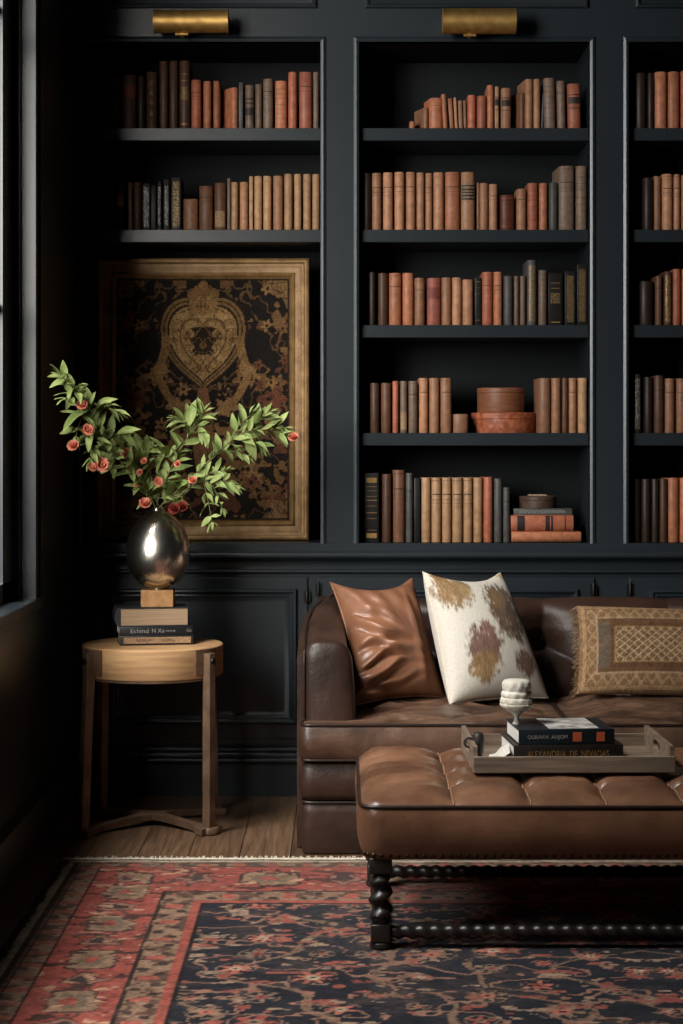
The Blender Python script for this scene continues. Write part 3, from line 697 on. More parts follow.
for q in np.linspace(0, 1, 60):                       # S-scrolls from the shoulders down to the stem
    xx = 0.165 - 0.03 * math.cos(q * PI * 1.2) - 0.115 * max(0, q - 0.45) ** 1.0 * 1.75; zz = cz + 0.05 - 0.27 * q
    mapc(blob(xx, zz, 0.017 - 0.005 * q, 0.014), (140, 106, 66), C)
for q in np.linspace(0, 1, 30):
    th_ = q * 2 * PI; mapc(blob(0.155 + (0.022 - 0.012 * q) * math.cos(th_), cz - 0.06 + (0.022 - 0.012 * q) * math.sin(th_), 0.007, 0.007), (150, 116, 74), C)
mapc((A < 0.020 + 0.018 * np.sin(np.clip((cz - 0.15 - Z) / 0.3, 0, 1) * PI)) & (Z < cz - 0.13) & (Z > cz - 0.46), (124, 88, 58), C)
for (cx0, cz0, rx, rz, cc) in ((0.085, cz - 0.20, 0.05, 0.035, (140, 106, 68)), (0.10, cz - 0.30, 0.075, 0.05, (128, 94, 60)), (0.12, cz - 0.40, 0.06, 0.06, (112, 80, 50)), (0.26, cz - 0.17, 0.05, 0.045, (112, 66, 46)), (0.06, cz - 0.47, 0.06, 0.03, (124, 90, 58))):
    th = np.arctan2(Z - cz0, A - cx0)
    mapc((((A - cx0) / rx) ** 2 + ((Z - cz0) / rz) ** 2 < (0.8 + 0.28 * np.cos(5 * th)) ** 2) & (nz1 > -0.3), cc, C)
# corner spandrels and the worn gilt fillet
dxe, dze = (W_ / 2 - 0.066) - A, (H_ / 2 - 0.066) - np.abs(Z - H_ / 2)
sp = (dxe + dze * 0.9 < 0.115 + 0.01 * np.sin(dxe * 140)) & ((Z > H_ / 2) | (X > -1))
mapc(sp, (128, 98, 62), C); mapc(sp & (np.abs(fbm(A * 45, Z * 45, 8, 3)) < 0.09), (76, 54, 34), C)
ed = np.minimum(dxe, dze) < 0.008; mapc(ed, (116, 88, 54), C)
mapc((np.minimum(dxe, dze) < 0.014) & ~ed, (40, 30, 22), C)
C *= (1 + 0.35 * nz1 + 0.12 * np.sign(np.sin(Z * 900)))[..., None]; C = np.clip(C, 0.002, 1)
me = MB(); me.grid([[(X[i, j], -0.0035, Z[i, j]) for j in range(nz)] for i in range(nx)], flip=False)
o = me.build('tapestry', M['painted'], pf, recalc=False); dye(o, C.reshape(-1, 3))
o['label'] = 'dark woven tapestry with gold crest'

# ------------------------------------------------------------------ brass picture lights on the frieze
def picture_light(px0, px1, py0, py1, label, rz=0):
    yc = -0.105; s = FOC / (yc - CAM_Y)
    a, b = at(px0, (py0 + py1) / 2, yc), at(px1, (py0 + py1) / 2, yc)
    r = (py1 - py0) / s / 2; L = b.x - a.x
    t = thing('picture_light', label, 'wall lamp', ((a.x + b.x) / 2, 0, a.z), group='brass picture lights above the bookcases')
    m = MB()                                            # half-open cylinder shade, slot facing down and back
    P = []; P2 = []
    def tube_x(R0, x0, x1):
        return [[(x, yc + R0 * math.cos(q), R0 * math.sin(q)) for q in [R(-62 - 298 * k / 28) for k in range(29)]] for x in (x0, x1)]
    g = tube_x(r, -L / 2, L / 2) + list(reversed(tube_x(r - 0.003, -L / 2 + 0.002, L / 2 - 0.002)))
    m.grid(g, wrap_u=True); m.build('shade', M['brass'], t, angle=40)
    for sgn in (-1, 1):
        m = MB(); e = []
        for (x, rr) in ((0.0, r * 0.2), (0.0, r + 0.0015), (0.006, r + 0.0015), (0.006, r * 0.2)):
            e.append([(sgn * (L / 2 - 0.004 + x), yc + rr * math.cos(2 * PI * k / 32), rr * math.sin(2 * PI * k / 32)) for k in range(32)])
        m.grid(e, wrap_v=True, wrap_u=True); m.build('end_cap', M['brass'], t, angle=40)
    m = MB(); ax = -L * 0.13
    m.tube([(ax, -0.004, 0.004), (ax, -0.03, -0.012), (ax, -0.06, -0.040), (ax, yc + 0.02, -r - 0.006), (ax, yc - 0.004, -r - 0.006), (ax, yc - 0.004, -r + 0.004)], 0.0065, n=10)
    m.build('arm', M['brass'], t, smooth=True)
    m = MB(); e = []
    for (yy, rr) in ((-0.0005, 0.001), (-0.0005, 0.026), (-0.006, 0.026), (-0.009, 0.021), (-0.009, 0.001)):
        e.append([(ax + rr * math.cos(2 * PI * k / 28), yy, 0.004 + rr * math.sin(2 * PI * k / 28)) for k in range(28)])
    m.grid(e, wrap_v=True); m.build('wall_plate', M['brass'], t, angle=40)
    m = MB(); m.tube([(ax - 0.022, yc - 0.004, -r - 0.005), (ax + 0.022, yc - 0.004, -r - 0.005)], 0.006, n=10); m.build('pivot', M['brass'], t, angle=40)
picture_light(154.5, 228, 10, 33, 'brass cylinder picture light above the bookcase beside the window')
picture_light(443, 515, 8.5, 34, 'brass cylinder picture light above the middle bookcase')
# ------------------------------------------------------------------ round side table
TX, TY, TH = -0.621, -0.52, 0.597
tb = thing('side_table', 'round oak drum-top side table on four bronzed metal legs by the window', 'side table', (TX, TY, 0))
r = 0.231
m = MB(); m.lathe([(r - 0.012, 0.497), (r - 0.003, 0.4985), (r, 0.503), (r, TH - 0.004), (r - 0.004, TH - 0.0005), (r - 0.008, TH), (0.001, TH)], n=96)
m.build('drum_top', M['oak'], tb, angle=35)
m = MB(); m.lathe([(r - 0.014, 0.490), (r - 0.006, 0.4905), (r - 0.006, 0.4968), (r - 0.014, 0.4968)], n=96); m.build('base_ring', M['bronze'], tb, angle=35)
foot_pts = []
for k, (ax, ay) in enumerate(((-0.205, -0.175), (0.195, -0.150), (0.185, 0.185), (-0.190, 0.170))):
    an = math.atan2(ay, ax); rr = r + 0.016
    lx, ly = rr * math.cos(an), rr * math.sin(an)
    fxx, fyy = ax * 1.0, ay * 1.0
    foot_pts.append((fxx, fyy))
    lg = MB(); hw = 0.0155
    c, s_ = math.cos(an), math.sin(an)
    def q(o, t, x, y): return (x + c * o - s_ * t, y + s_ * o + c * t)
    P = []
    for (zz, x, y, h2) in ((0.020, fxx, fyy, hw), (0.30, (fxx + lx) / 2, (fyy + ly) / 2, hw), (0.50, lx, ly, hw * 0.98), (0.58, lx, ly, hw * 0.98)):
        ch = 0.003
        row = []
        for (o_, t_) in ((-h2 + ch, -h2), (h2 - ch, -h2), (h2, -h2 + ch), (h2, h2 - ch), (h2 - ch, h2), (-h2 + ch, h2), (-h2, h2 - ch), (-h2, -h2 + ch)):
            X_, Y_ = q(o_, t_, x, y); row.append((X_, Y_, zz))
        P.append(row)
    lg.grid(P, wrap_v=True); lg.f.append(tuple(range(8))); lg.f.append(tuple(24 + i for i in range(8)))
    L = lg.build('leg', M['bronze'], tb, angle=30)
    br = MB(); bw, bt = 0.046, 0.008                       # curved bracket plate hugging the drum, with bolt
    P = []
    for (zz) in (0.512, 0.592):
        ro, ri = [], []
        for j in range(7):
            a2 = an + (j / 6 - 0.5) * 2 * bw / r
            ri.append(((r + 0.0006) * math.cos(a2), (r + 0.0006) * math.sin(a2), zz)); ro.append(((r + bt) * math.cos(a2), (r + bt) * math.sin(a2), zz))
        P.append(ri + ro[::-1])
    br.grid(P, wrap_v=True); br.f.append(tuple(range(14))); br.f.append(tuple(14 + i for i in range(14)))
    br.build('bracket', M['bronze'], L, angle=40)
    bo = MB(); prof = [(0.011, 0.0), (0.011, 0.004), (0.008, 0.008), (0.0005, 0.009)]
    Pb = []
    for (rad, h_) in prof:
        row = []
        for j in range(14):
            a2 = 2 * PI * j / 14; o_ = hw + h_ - 0.001; t_ = rad * math.cos(a2)
            X_, Y_ = q(o_, t_, lx, ly); row.append((X_, Y_, 0.556 + rad * math.sin(a2)))
        Pb.append(row)
    bo.grid(Pb, wrap_v=True); bo.f.append(tuple(42 + i for i in range(14))); bo.build('bolt', M['iron'], L, angle=40)
# cross stretcher: two flat curved bars meeting in the middle, pads at the ends
for (i, j) in ((0, 2), (1, 3)):
    a, b = Vector((*foot_pts[i], 0)), Vector((*foot_pts[j], 0))
    d = (b - a).normalized(); n_ = Vector((-d.y, d.x, 0)); L = (b - a).length
    m = MB(); P = []
    for k in range(25):
        t = k / 24
        hw = 0.034 * math.exp(-(min(t, 1 - t) * L / 0.035) ** 2) + 0.015 + 0.012 * math.exp(-((t - 0.5) / 0.09) ** 2)
        zc = 0.012 + 0.016 * math.sin(PI * t) ** 1.5 + (0.0006 if i else 0)
        pnt = a + d * (t * L + (-0.016 if k == 0 else 0.016 if k == 24 else 0))
        th = 0.010
        P.append([(pnt + n_ * hw) + Vector((0, 0, zc - th)), (pnt - n_ * hw) + Vector((0, 0, zc - th)), (pnt - n_ * hw) + Vector((0, 0, zc + th)), (pnt + n_ * hw) + Vector((0, 0, zc + th))])
    m.grid(P, wrap_v=True); m.f.append((0, 1, 2, 3)); m.f.append((96, 97, 98, 99)); m.build('stretcher', M['bronze'], tb, angle=35)
    for fp in (foot_pts[i], foot_pts[j]):
        m = MB(); m.lathe([(0.030, 0.0005), (0.034, 0.004), (0.034, 0.018), (0.030, 0.023), (0.012, 0.024)], (fp[0], fp[1], 0), n=28); m.build('foot', M['bronze'], tb, angle=40)

# books under the vase
by = -0.61
def ax_(px, y=by): return (px - CX) * (y - CAM_Y) / FOC
z0 = TH + 0.0004
b1 = lying_book('dark book with a pale lettered spine, lowest of the pile on the side table', ax_(120), ax_(193.5), z0, 0.031, 0.165, (38, 38, 38), 'books piled under the vase', by, flat=True, rz=R(10))
m = MB(); m.box(-0.0105, 0.0095, -0.0008, 0.0004, 0.012, 0.23); m.build('title_label', M['tan_label'], b1)
add_text(b1, 'INTERIORS', 0.012, 0.05, 0.0018, 0, M['dark_label'], xoff=0.0, length=0.055)
add_text(b1, 'DESIGN', 0.012, 0.135, 0.0018, 0, M['dark_label'], xoff=0.0, length=0.04)
b2 = lying_book('black book with white spine lettering, middle of the pile on the side table', ax_(119.5), ax_(193), z0 + 0.0316, 0.029, 0.165, (30, 33, 36), 'books piled under the vase', by + 0.001, flat=True, rz=R(11), pages='white_pages')
add_text(b2, 'Echind', 0.020, 0.034, 0.0012, 0, M['silver'], length=0.058)
add_text(b2, 'N Xo', 0.020, 0.104, 0.0012, 0, M['silver'], length=0.040)
add_text(b2, 'oss', 0.010, 0.150, 0.0012, 0, M['silver'], length=0.03)
add_text(b2, 'Co', 0.013, 0.218, 0.0012, 0, M['silver'], length=0.014)
zt3 = z0 + 0.0316 + 0.0296
b3 = make_book('thick grey-black book with page edges facing out, top of the pile under the vase', 0.060, 0.160, 0.228, (44, 46, 48), 'books piled under the vase', pages='pages')
b3.rotation_euler = (0, PI / 2, PI / 2); b3.rotation_euler = Euler((Matrix.Rotation(R(10), 3, 'Z') @ Matrix(((0, 1, 0), (0, 0, 1), (1, 0, 0)))).to_euler())
b3.location = (ax_(118.5), by + 0.004, zt3 + 0.0301)

# vase
vy = -0.525
vx = at(158, 549, vy).x
vz = zt3 + 0.0606
va = thing('egg_vase', 'egg-shaped mercury glass vase on a gilded block, on the pile of table books', 'vase', (vx, vy, vz), rot=(0, 0, R(2)))
m = MB(); m.box(-0.053, 0.053, -0.05, 0.05, 0, 0.056, 0.0025); m.build('base_block', M['gold_block'], va)
prof = []
VH = 0.262
for k in range(41):
    t = k / 40
    a = PI * t
    rr = 0.1075 * math.sin(a) ** 0.98 * (1 - 0.30 * (t - 0.42)) if 0 < t < 1 else 0
    zz = VH * (0.5 - 0.5 * math.cos(a))
    if t > 0.93: break
    prof.append((max(rr, 0.024 if t < 0.5 else 0.02), zz))
top = prof[-1]
prof += [(0.021, top[1] + 0.006), (0.022, top[1] + 0.010), (0.018, top[1] + 0.010), (0.017, top[1] - 0.01), (0.03, top[1] - 0.05)]
m = MB(); m.lathe(prof, (0, 0, 0.0565), n=64, cap=False); m.f.append(tuple(reversed(range(64)))); vb = m.build('body', M['mercury'], va, angle=50)
mouth = Vector((vx, vy, vz + 0.0565 + top[1] + 0.006))

# flowering branches
def leaf_mesh(m, p, d, up, L, W, droop, fold):
    d = d.normalized(); sd = d.cross(up)
    sd = sd.normalized() if sd.length > 1e-4 else d.orthogonal().normalized()
    nn = sd.cross(d).normalized()
    rows = []
    for k in range(8):
        t = k / 7
        w = W * (math.sin(PI * min(1, 0.04 + t * 0.96)) ** 0.8) * (1 - 0.35 * t) + 0.0006
        c = p + d * (L * t) - nn * (droop * L * t * t) + nn * 0.0
        e = 0.10 * math.sin(t * 9) * W
        rows.append([c + sd * w + nn * (fold * w + e), c + sd * w * 0.5 + nn * (fold * w * 0.42), c, c - sd * w * 0.5 + nn * (fold * w * 0.42), c - sd * w + nn * (fold * w - e)])
    m.grid(rows)
def spline(pts, n):
    pts = [Vector(p) for p in pts]; out = []
    P = [pts[0] * 2 - pts[1]] + pts + [pts[-1] * 2 - pts[-2]]
    for i in range(1, len(P) - 2):
        for k in range(n):
            t = k / n; a, b, c, d = P[i - 1], P[i], P[i + 1], P[i + 2]
            out.append(0.5 * ((2 * b) + (c - a) * t + (2 * a - 5 * b + 4 * c - d) * t * t + (3 * b - a - 3 * c + d) * t ** 3))
    out.append(pts[-1]); return out
def flower_mesh(c, r, ax):
    m = MB(); ax = ax.normalized(); u = ax.orthogonal().normalized(); w = ax.cross(u)
    frs = random.Random(int(c.x * 1e5))
    for ring, (n, tilt, sc_) in enumerate(((9, 1.45, 0.95), (9, 1.0, 0.98), (7, 0.6, 0.95), (4, 0.25, 0.85))):
        for k in range(n):
            a = 2 * PI * k / n + ring * 0.5 + frs.uniform(-.15, .15)
            out = u * math.cos(a) + w * math.sin(a)
            d = (out * math.sin(tilt) + ax * math.cos(tilt)).normalized(); t = (ax * math.sin(tilt) - out * math.cos(tilt)).normalized()
            sd = d.cross(t).normalized(); rows = []
            for j in range(5):
                q = j / 4; ww = r * 0.42 * math.sin(PI * (0.2 + q * 0.68)); cup = 0.4 * r * q * q
                cc = c - ax * r * 0.25 + d * (r * sc_ * q) + t * cup
                rows.append([cc + sd * ww + t * ww * 0.35, cc + t * 0.0, cc - sd * ww + t * ww * 0.35])
            m.grid(rows)
    return m
up = Vector((0, -0.35, 1))
def branch(label, pix, nleaf, Lr, flowers, twigs=(), seed=0, tip=5):
    """pix = [(px, py, depth offset)]; flowers = [(px, py, radius px, depth offset, material)]"""
    bs = random.Random(seed)
    t = thing('flowering_branch', label, 'flower branch', tuple(mouth), group='branches in the mercury glass vase')
    inv = Matrix.Translation(-mouth)
    start = [mouth + Vector((bs.uniform(-.004, .004), bs.uniform(-.004, .004), -0.10)), mouth + Vector((bs.uniform(-.008, .008), bs.uniform(-.008, .008), 0.0))]
    pts = spline(start + [at(x, y, vy + dy) for x, y, dy in pix], 10)
    ms = MB(); ml = MB()
    ms.tube(pts, [0.0030 - 0.0020 * k / len(pts) for k in range(len(pts))], n=6)
    paths = [(pts, int(nleaf * 1.35), 14)]
    for (f, ex, ey, dy, n2) in twigs:
        p0 = pts[int(f * (len(pts) - 1))]; p1 = at(ex, ey, vy + dy); mid = (p0 + p1) / 2 + Vector((0, 0, 0.012))
        tp = spline([p0, mid, p1], 8); ms.tube(tp, 0.0012, n=5); paths.append((tp, n2, 3))
    for (pp, n, first) in paths:
        for k in range(n):
            f = first + (len(pp) - 1 - first) * (k + bs.uniform(0, .7)) / n
            i = min(int(f), len(pp) - 2); p = pp[i].lerp(pp[i + 1], f - i); tg = (pp[i + 1] - pp[i]).normalized()
            az = bs.uniform(0, 2 * PI); u = tg.orthogonal().normalized(); w = tg.cross(u)
            for side in (0, PI):
                out = u * math.cos(az + side) + w * math.sin(az + side); out.y *= 0.75; out.z += 0.18
                d = (out * bs.uniform(.75, 1.1) + tg * bs.uniform(.35, .9) + Vector((0, 0, bs.uniform(-.2, .25))))
                L = bs.uniform(*Lr) * (1 - 0.35 * k / n)
                leaf_mesh(ml, p, d, up + Vector((bs.uniform(-.6, .6), bs.uniform(-.8, .3), 0)), L, L * bs.uniform(.18, .27), bs.uniform(-.05, .5), bs.uniform(.15, .6))
        tg = (pp[-1] - pp[-3]).normalized()
        for k in range(tip):
            d = tg + Vector((bs.uniform(-.7, .7), bs.uniform(-.5, .5), bs.uniform(-.5, .7)))
            L = bs.uniform(*Lr) * 0.55; leaf_mesh(ml, pp[-1], d, up, L, L * .15, bs.uniform(0, .3), .4)
    so = ms.build('stem', M['stem'], t, smooth=True); so.matrix_parent_inverse = inv
    lo = ml.build('foliage', M['leaf'], t, smooth=True, recalc=False); lo.matrix_parent_inverse = inv
    for (x, y, rpx, dy, mm) in flowers:
        c = at(x, y, vy + dy); rr = rpx / 304 * 1.12
        near = min(pts, key=lambda q_: (q_ - c).length)
        ax = Vector((bs.uniform(-.5, .5), -0.9, bs.uniform(.1, .8)))
        fo = flower_mesh(c, rr, ax).build('flower', M[mm], t, smooth=True, recalc=False); fo.matrix_parent_inverse = inv
        mq = MB(); a = c - ax.normalized() * rr * 0.2; mq.tube(spline([near, (near + a) / 2 + Vector((0, 0.004, 0.006)), a], 5), 0.0011, n=5)
        st = mq.build('flower_stalk', M['stem'], fo, smooth=True)
LR = (0.054, 0.092)
branch('long branch arching to the window with coral blossoms along it', [(141, 484, -.06), (117, 457, -.16), (98, 430, -.26), (88, 404, -.34), (73, 387, -.40), (61, 375, -.44)], 20, LR,
       [(82, 405, 5.5, -.385, 'petal'), (88, 430, 6, -.32, 'petal'), (73.5, 446, 6, -.33, 'petal'), (101.5, 465, 7.5, -.25, 'petal'), (92, 467.5, 5, -.26, 'petal')],
       twigs=((.62, 90, 458, -.26, 4), (.72, 76, 436, -.32, 3), (.7, 116, 412, -.26, 4), (.52, 128, 436, -.16, 4), (.8, 66, 398, -.42, 3)), seed=2)
branch('short leafy branch with a cluster of small coral buds leaning over the vase', [(147, 488, -.03), (138, 466, -.05), (128, 452, -.06), (120, 446, -.07)], 12, LR,
       [(126, 453, 6, -.10, 'petal'), (144, 461, 3.5, -.09, 'petal'), (140, 472.5, 3.8, -.09, 'petal'), (136.5, 484.5, 3.5, -.09, 'petal'), (145, 504, 6.5, -.09, 'petal')],
       twigs=((.6, 150, 450, -.05, 4), (.7, 108, 462, -.06, 4)), seed=5)
branch('upright branch with long pointed leaves and one coral bud', [(163, 486, -.02), (174, 462, -.03), (186, 440, -.03), (198, 424, -.03), (203, 412, -.03)], 12, (0.055, 0.09),
       [(158, 482, 5, -.09, 'petal'), (177.5, 464, 3.5, -.09, 'petal')], twigs=((.5, 160, 452, -.04, 4), (.75, 180, 420, -.04, 3), (.8, 206, 436, -.03, 3)), seed=8)
branch('long branch reaching over the tapestry with a coral rosebud at its tip', [(176, 492, -.01), (200, 470, -.02), (222, 448, -.03), (245, 432, -.04), (268, 430, -.04), (286, 436, -.05)], 15, (0.05, 0.082),
       [(293.5, 437.5, 5.5, -.055, 'petal')], twigs=((.62, 252, 414, -.04, 4), (.66, 262, 448, -.03, 4), (.75, 268, 414, -.04, 4), (.85, 284, 428, -.04, 2), (.55, 246, 456, -.02, 4)), seed=11)
branch('drooping leafy branch at the side of the vase, dark maroon blossoms at its foot', [(176, 498, -.03), (194, 484, -.05), (208, 482, -.06), (216, 492, -.06), (222, 508, -.06)], 9, (0.04, 0.07),
       [(192.5, 480.5, 4.5, -.10, 'petal'), (174.5, 509, 6, -.10, 'petal_dark'), (182.5, 507, 6, -.095, 'petal_dark')], twigs=((.6, 212, 522, -.07, 3), (.7, 236, 486, -.05, 4), (.5, 226, 470, -.03, 4)), seed=14)

# ------------------------------------------------------------------ soft shapes
def outline_round(pts, rad, seg=7):
    """polygon corners rounded; pts = [(x, y)] counter-clockwise"""
    out = []; n = len(pts)
    for i in range(n):
        p = Vector(pts[i]); a = Vector(pts[i - 1]); b = Vector(pts[(i + 1) % n])
        r_ = rad[i] if isinstance(rad, (list, tuple)) else rad
        u, v = (a - p).normalized(), (b - p).normalized()
        for k in range(seg + 1):
            t = k / seg
            q = (p + u * r_) * (1 - t) ** 2 + p * 2 * t * (1 - t) + (p + v * r_) * t * t
            out.append(q)
    dense = []
    n = len(out)
    for i in range(n):
        a, b = out[i], out[(i + 1) % n]; L = (b - a).length; m_ = max(1, int(L / 0.016))
        for k in range(m_): dense.append(a.lerp(b, k / m_))
    return dense
def dist_outline(P, ol):
    A = np.array(ol); B = np.roll(A, -1, axis=0); d = B - A; L2 = (d ** 2).sum(1) + 1e-12
    P = np.asarray(P); out = np.empty(len(P))
    for s in range(0, len(P), 2000):
        p = P[s:s + 2000]; ap = p[:, None, :] - A[None]; t = np.clip((ap * d).sum(2) / L2, 0, 1)
        out[s:s + 2000] = np.sqrt(((ap - t[..., None] * d) ** 2).sum(2)).min(1)
    return out
def upholstered(ol, c, z0, z1, crown, bulge=0.010, wrinkle=0.0, soft=0.09, seed=1):
    """closed cushion over outline ol, star-shaped around c, with crowned wrinkled top"""
    A = np.array(ol); c = np.array(c)
    tang = np.roll(A, -1, 0) - np.roll(A, 1, 0); nrm = np.stack([tang[:, 1], -tang[:, 0]], 1); nrm /= np.linalg.norm(nrm, axis=1)[:, None]
    rows = []
    cz = np.zeros(len(A))
    for f, ins in ((0.0, 0.5), (0.0, 0.10)):
        pass
    rows.append([(c[0], c[1], z0)] * len(A))
    rows.append([(p[0], p[1], z0) for p in A - nrm * 0.012])
    for k in range(7):
        t = k / 6; b = bulge * math.sin(PI * t)
        rows.append([(p[0], p[1], z0 + 0.004 + (z1 - z0 - 0.008) * t) for p in A + nrm * b])
    top = []
    for s_ in (0.006, 0.014, 0.024): top.append(A - nrm * s_)
    base = A - nrm * 0.024
    for q in np.linspace(0.985, 0.0, 42): top.append(c + (base - c) * q)
    for T in top:
        d = dist_outline(T, ol); zc = z1 + crown * (1 - np.exp(-(d / soft) ** 1.25))
        if wrinkle:
            zc += wrinkle * np.clip(d / 0.05, 0, 1) * (fbm(T[:, 0] * 7, T[:, 1] * 17, seed, 4) - 1.2 * np.abs(fbm(T[:, 0] * 9 + T[:, 1] * 5, T[:, 1] * 14, seed + 3, 3)))
        rows.append([(p[0], p[1], z_) for p, z_ in zip(T, zc)])
    m = MB(); m.grid(rows, wrap_v=True); return m
def rail_tube(ol, z, r_, out=0.0):
    m = MB(); A = np.array(ol); tang = np.roll(A, -1, 0) - np.roll(A, 1, 0); nrm = np.stack([tang[:, 1], -tang[:, 0]], 1); nrm /= np.linalg.norm(nrm, axis=1)[:, None]
    m.tube([(p[0], p[1], z) for p in A + nrm * out], r_, n=8, closed=True); return m

# ------------------------------------------------------------------ sofa
XL, XR = -0.138, 1.53; XC = (XL + XR) / 2
sofa = thing('tufted_sofa', 'dark brown leather sofa with buttoned back and curved arms against the teal wall', 'sofa', (XC, -0.5, 0))
inv = Matrix.Translation(-sofa.location)
def S(o, parent=None):
    if parent is None: o.matrix_parent_inverse = inv
    return o
rect = lambda a, b, c, d: [(a, c), (b, c), (b, d), (a, d)]
# ottoman-height base: lower apron and the seat rail above it
ol = outline_round(rect(XL + 0.018, XR - 0.018, -0.975, -0.14), 0.035)
m = upholstered(ol, (XC, -0.55), 0.0005, 0.156, 0.0, 0.004); ap = S(m.build('apron', M['sofa'], sofa, smooth=True, angle=60))
rail_tube(ol, 0.159, 0.0045, 0.002).build('piping', M['piping'], ap, smooth=True)
ol = outline_round(rect(XL + 0.018, XR - 0.018, -0.968, -0.14), 0.035)
m = upholstered(ol, (XC, -0.55), 0.162, 0.278, 0.0, 0.012); S(m.build('seat_rail', M['sofa'], sofa, smooth=True, angle=60))
# seat cushions (T-shaped, wrapping the arm fronts)
for sgn in (1, -1):
    pts = [(XC - 0.003, -0.985), (XC - 0.003, -0.33), (0.045, -0.33), (0.045, -0.885), (XL + 0.016, -0.885), (XL + 0.016, -0.985)]
    if sgn < 0: pts = [(2 * XC - x, y) for x, y in pts]
    area = sum(pts[i][0] * pts[(i + 1) % 6][1] - pts[(i + 1) % 6][0] * pts[i][1] for i in range(6))
    if area < 0: pts = pts[::-1]
    ol = outline_round(pts, 0.032)
    cc = (XC - sgn * 0.36, -0.92)
    m = upholstered(ol, cc, 0.285, 0.395, 0.036, 0.012, wrinkle=0.016, soft=0.13, seed=4 + sgn)
    cu = S(m.build('seat_cushion', M['seat'], sofa, smooth=True))
    rail_tube(ol, 0.3955, 0.0048, -0.001).build('piping', M['piping'], cu, smooth=True)
    rail_tube(ol, 0.2885, 0.0042, 0.000).build('piping', M['piping'], cu, smooth=True)
# buttoned back
BUT1 = [(XC - 0.43, 0.575), (XC, 0.575), (XC + 0.43, 0.575)]
BUT2 = [(XC - 0.634, 0.44), (XC - 0.215, 0.44), (XC + 0.215, 0.44), (XC + 0.634, 0.44)]
prof = [(-0.085, 0.17), (-0.085, 0.40), (-0.085, 0.64)]
for k in range(1, 14):
    a = R(0 + 180 * k / 14); prof.append((-0.17 + 0.085 * math.cos(a), 0.634 + 0.085 * math.sin(a)))
for k in range(40):
    t = k / 39; prof.append((-0.255 - 0.085 * t ** 0.9, 0.634 - 0.30 * t))
nx = 220
xs_ = np.linspace(XL + 0.055, XR - 0.055, nx)
segs = []
for (bx, bz) in BUT1:
    segs.append(((bx, bz), (bx, 0.95)))
    for (cx, cz2) in BUT2:
        if abs(abs(bx - cx) - 0.215) < 0.01: segs.append(((bx, bz), (cx, cz2)))
for (cx, cz2) in BUT2: segs.append(((cx, cz2), (cx, 0.2)))
def segd(px, pz, a, b):
    ax, az = a; bx, bz = b; L2 = (bx - ax) ** 2 + (bz - az) ** 2
    t = np.clip(((px - ax) * (bx - ax) + (pz - az) * (bz - az)) / L2, 0, 1)
    return np.hypot(px - ax - t * (bx - ax), pz - az - t * (bz - az))
acc = 0; arcl = [0.0]
for i in range(1, len(prof)): acc += math.dist(prof[i], prof[i - 1]); arcl.append(acc)
i_top = 2
rows = []
zeff_all = []
for i, (y, z_) in enumerate(prof):
    zeff = 0.634 + (arcl[15] - arcl[i]) if 3 <= i <= 15 else z_     # height measured along the roll
    ty = prof[min(i + 1, len(prof) - 1)][0] - prof[max(i - 1, 0)][0]; tz = prof[min(i + 1, len(prof) - 1)][1] - prof[max(i - 1, 0)][1]
    l_ = math.hypot(ty, tz); nyv, nzv = tz / l_, -ty / l_
    if nyv > 0 and i > 16: nyv, nzv = -nyv, -nzv
    if i <= 2: nyv, nzv = 0, 0
    elif i <= 15: nyv, nzv = (y + 0.17) / 0.085, (z_ - 0.634) / 0.085
    dmin = np.full(nx, 9.0)
    for a, b in segs: dmin = np.minimum(dmin, segd(xs_, zeff, a, b))
    bd = np.full(nx, 9.0)
    for (bx, bz) in BUT1 + BUT2: bd = np.minimum(bd, np.hypot(xs_ - bx, zeff - bz))
    puff = 0.034 * (1 - 0.6 * min(1, max(0, (zeff - 0.62) / 0.08))); depth = puff * (1 - np.exp(-(dmin / 0.055) ** 1.1)) - 0.078 * np.exp(-(bd / 0.055) ** 1.1) - 0.008
    depth += 0.003 * fbm(xs_ * 14, np.full(nx, zeff * 14), 5, 3)
    fade = 0 if i <= 3 else min(1, (i - 3) / 9)
    rows.append([(x, y + nyv * dd * fade, z_ + nzv * dd * fade) for x, dd in zip(xs_, depth)])
m = MB(); m.grid(rows)
n0 = len(prof)
m.f.append(tuple(i * nx for i in range(n0))); m.f.append(tuple(i * nx + nx - 1 for i in reversed(range(n0))))
m.f.append(tuple(range(nx)) + tuple((n0 - 1) * nx + k for k in reversed(range(nx))))
back = S(m.build('backrest', M['sofa'], sofa, smooth=True, angle=80))
for (bx, bz) in BUT1 + BUT2:
    t = (0.634 - bz) / 0.30; yb = -0.255 - 0.085 * t ** 0.9 + 0.086 - 0.012
    m = MB(); bm = bmesh.new(); bmesh.ops.create_uvsphere(bm, u_segments=16, v_segments=8, radius=1)
    m.frombm(bm, Matrix.Translation((bx, yb - 0.006, bz)) @ Matrix.Diagonal((0.013, 0.008, 0.013, 1))); m.build('button', M['piping'], back, smooth=True)
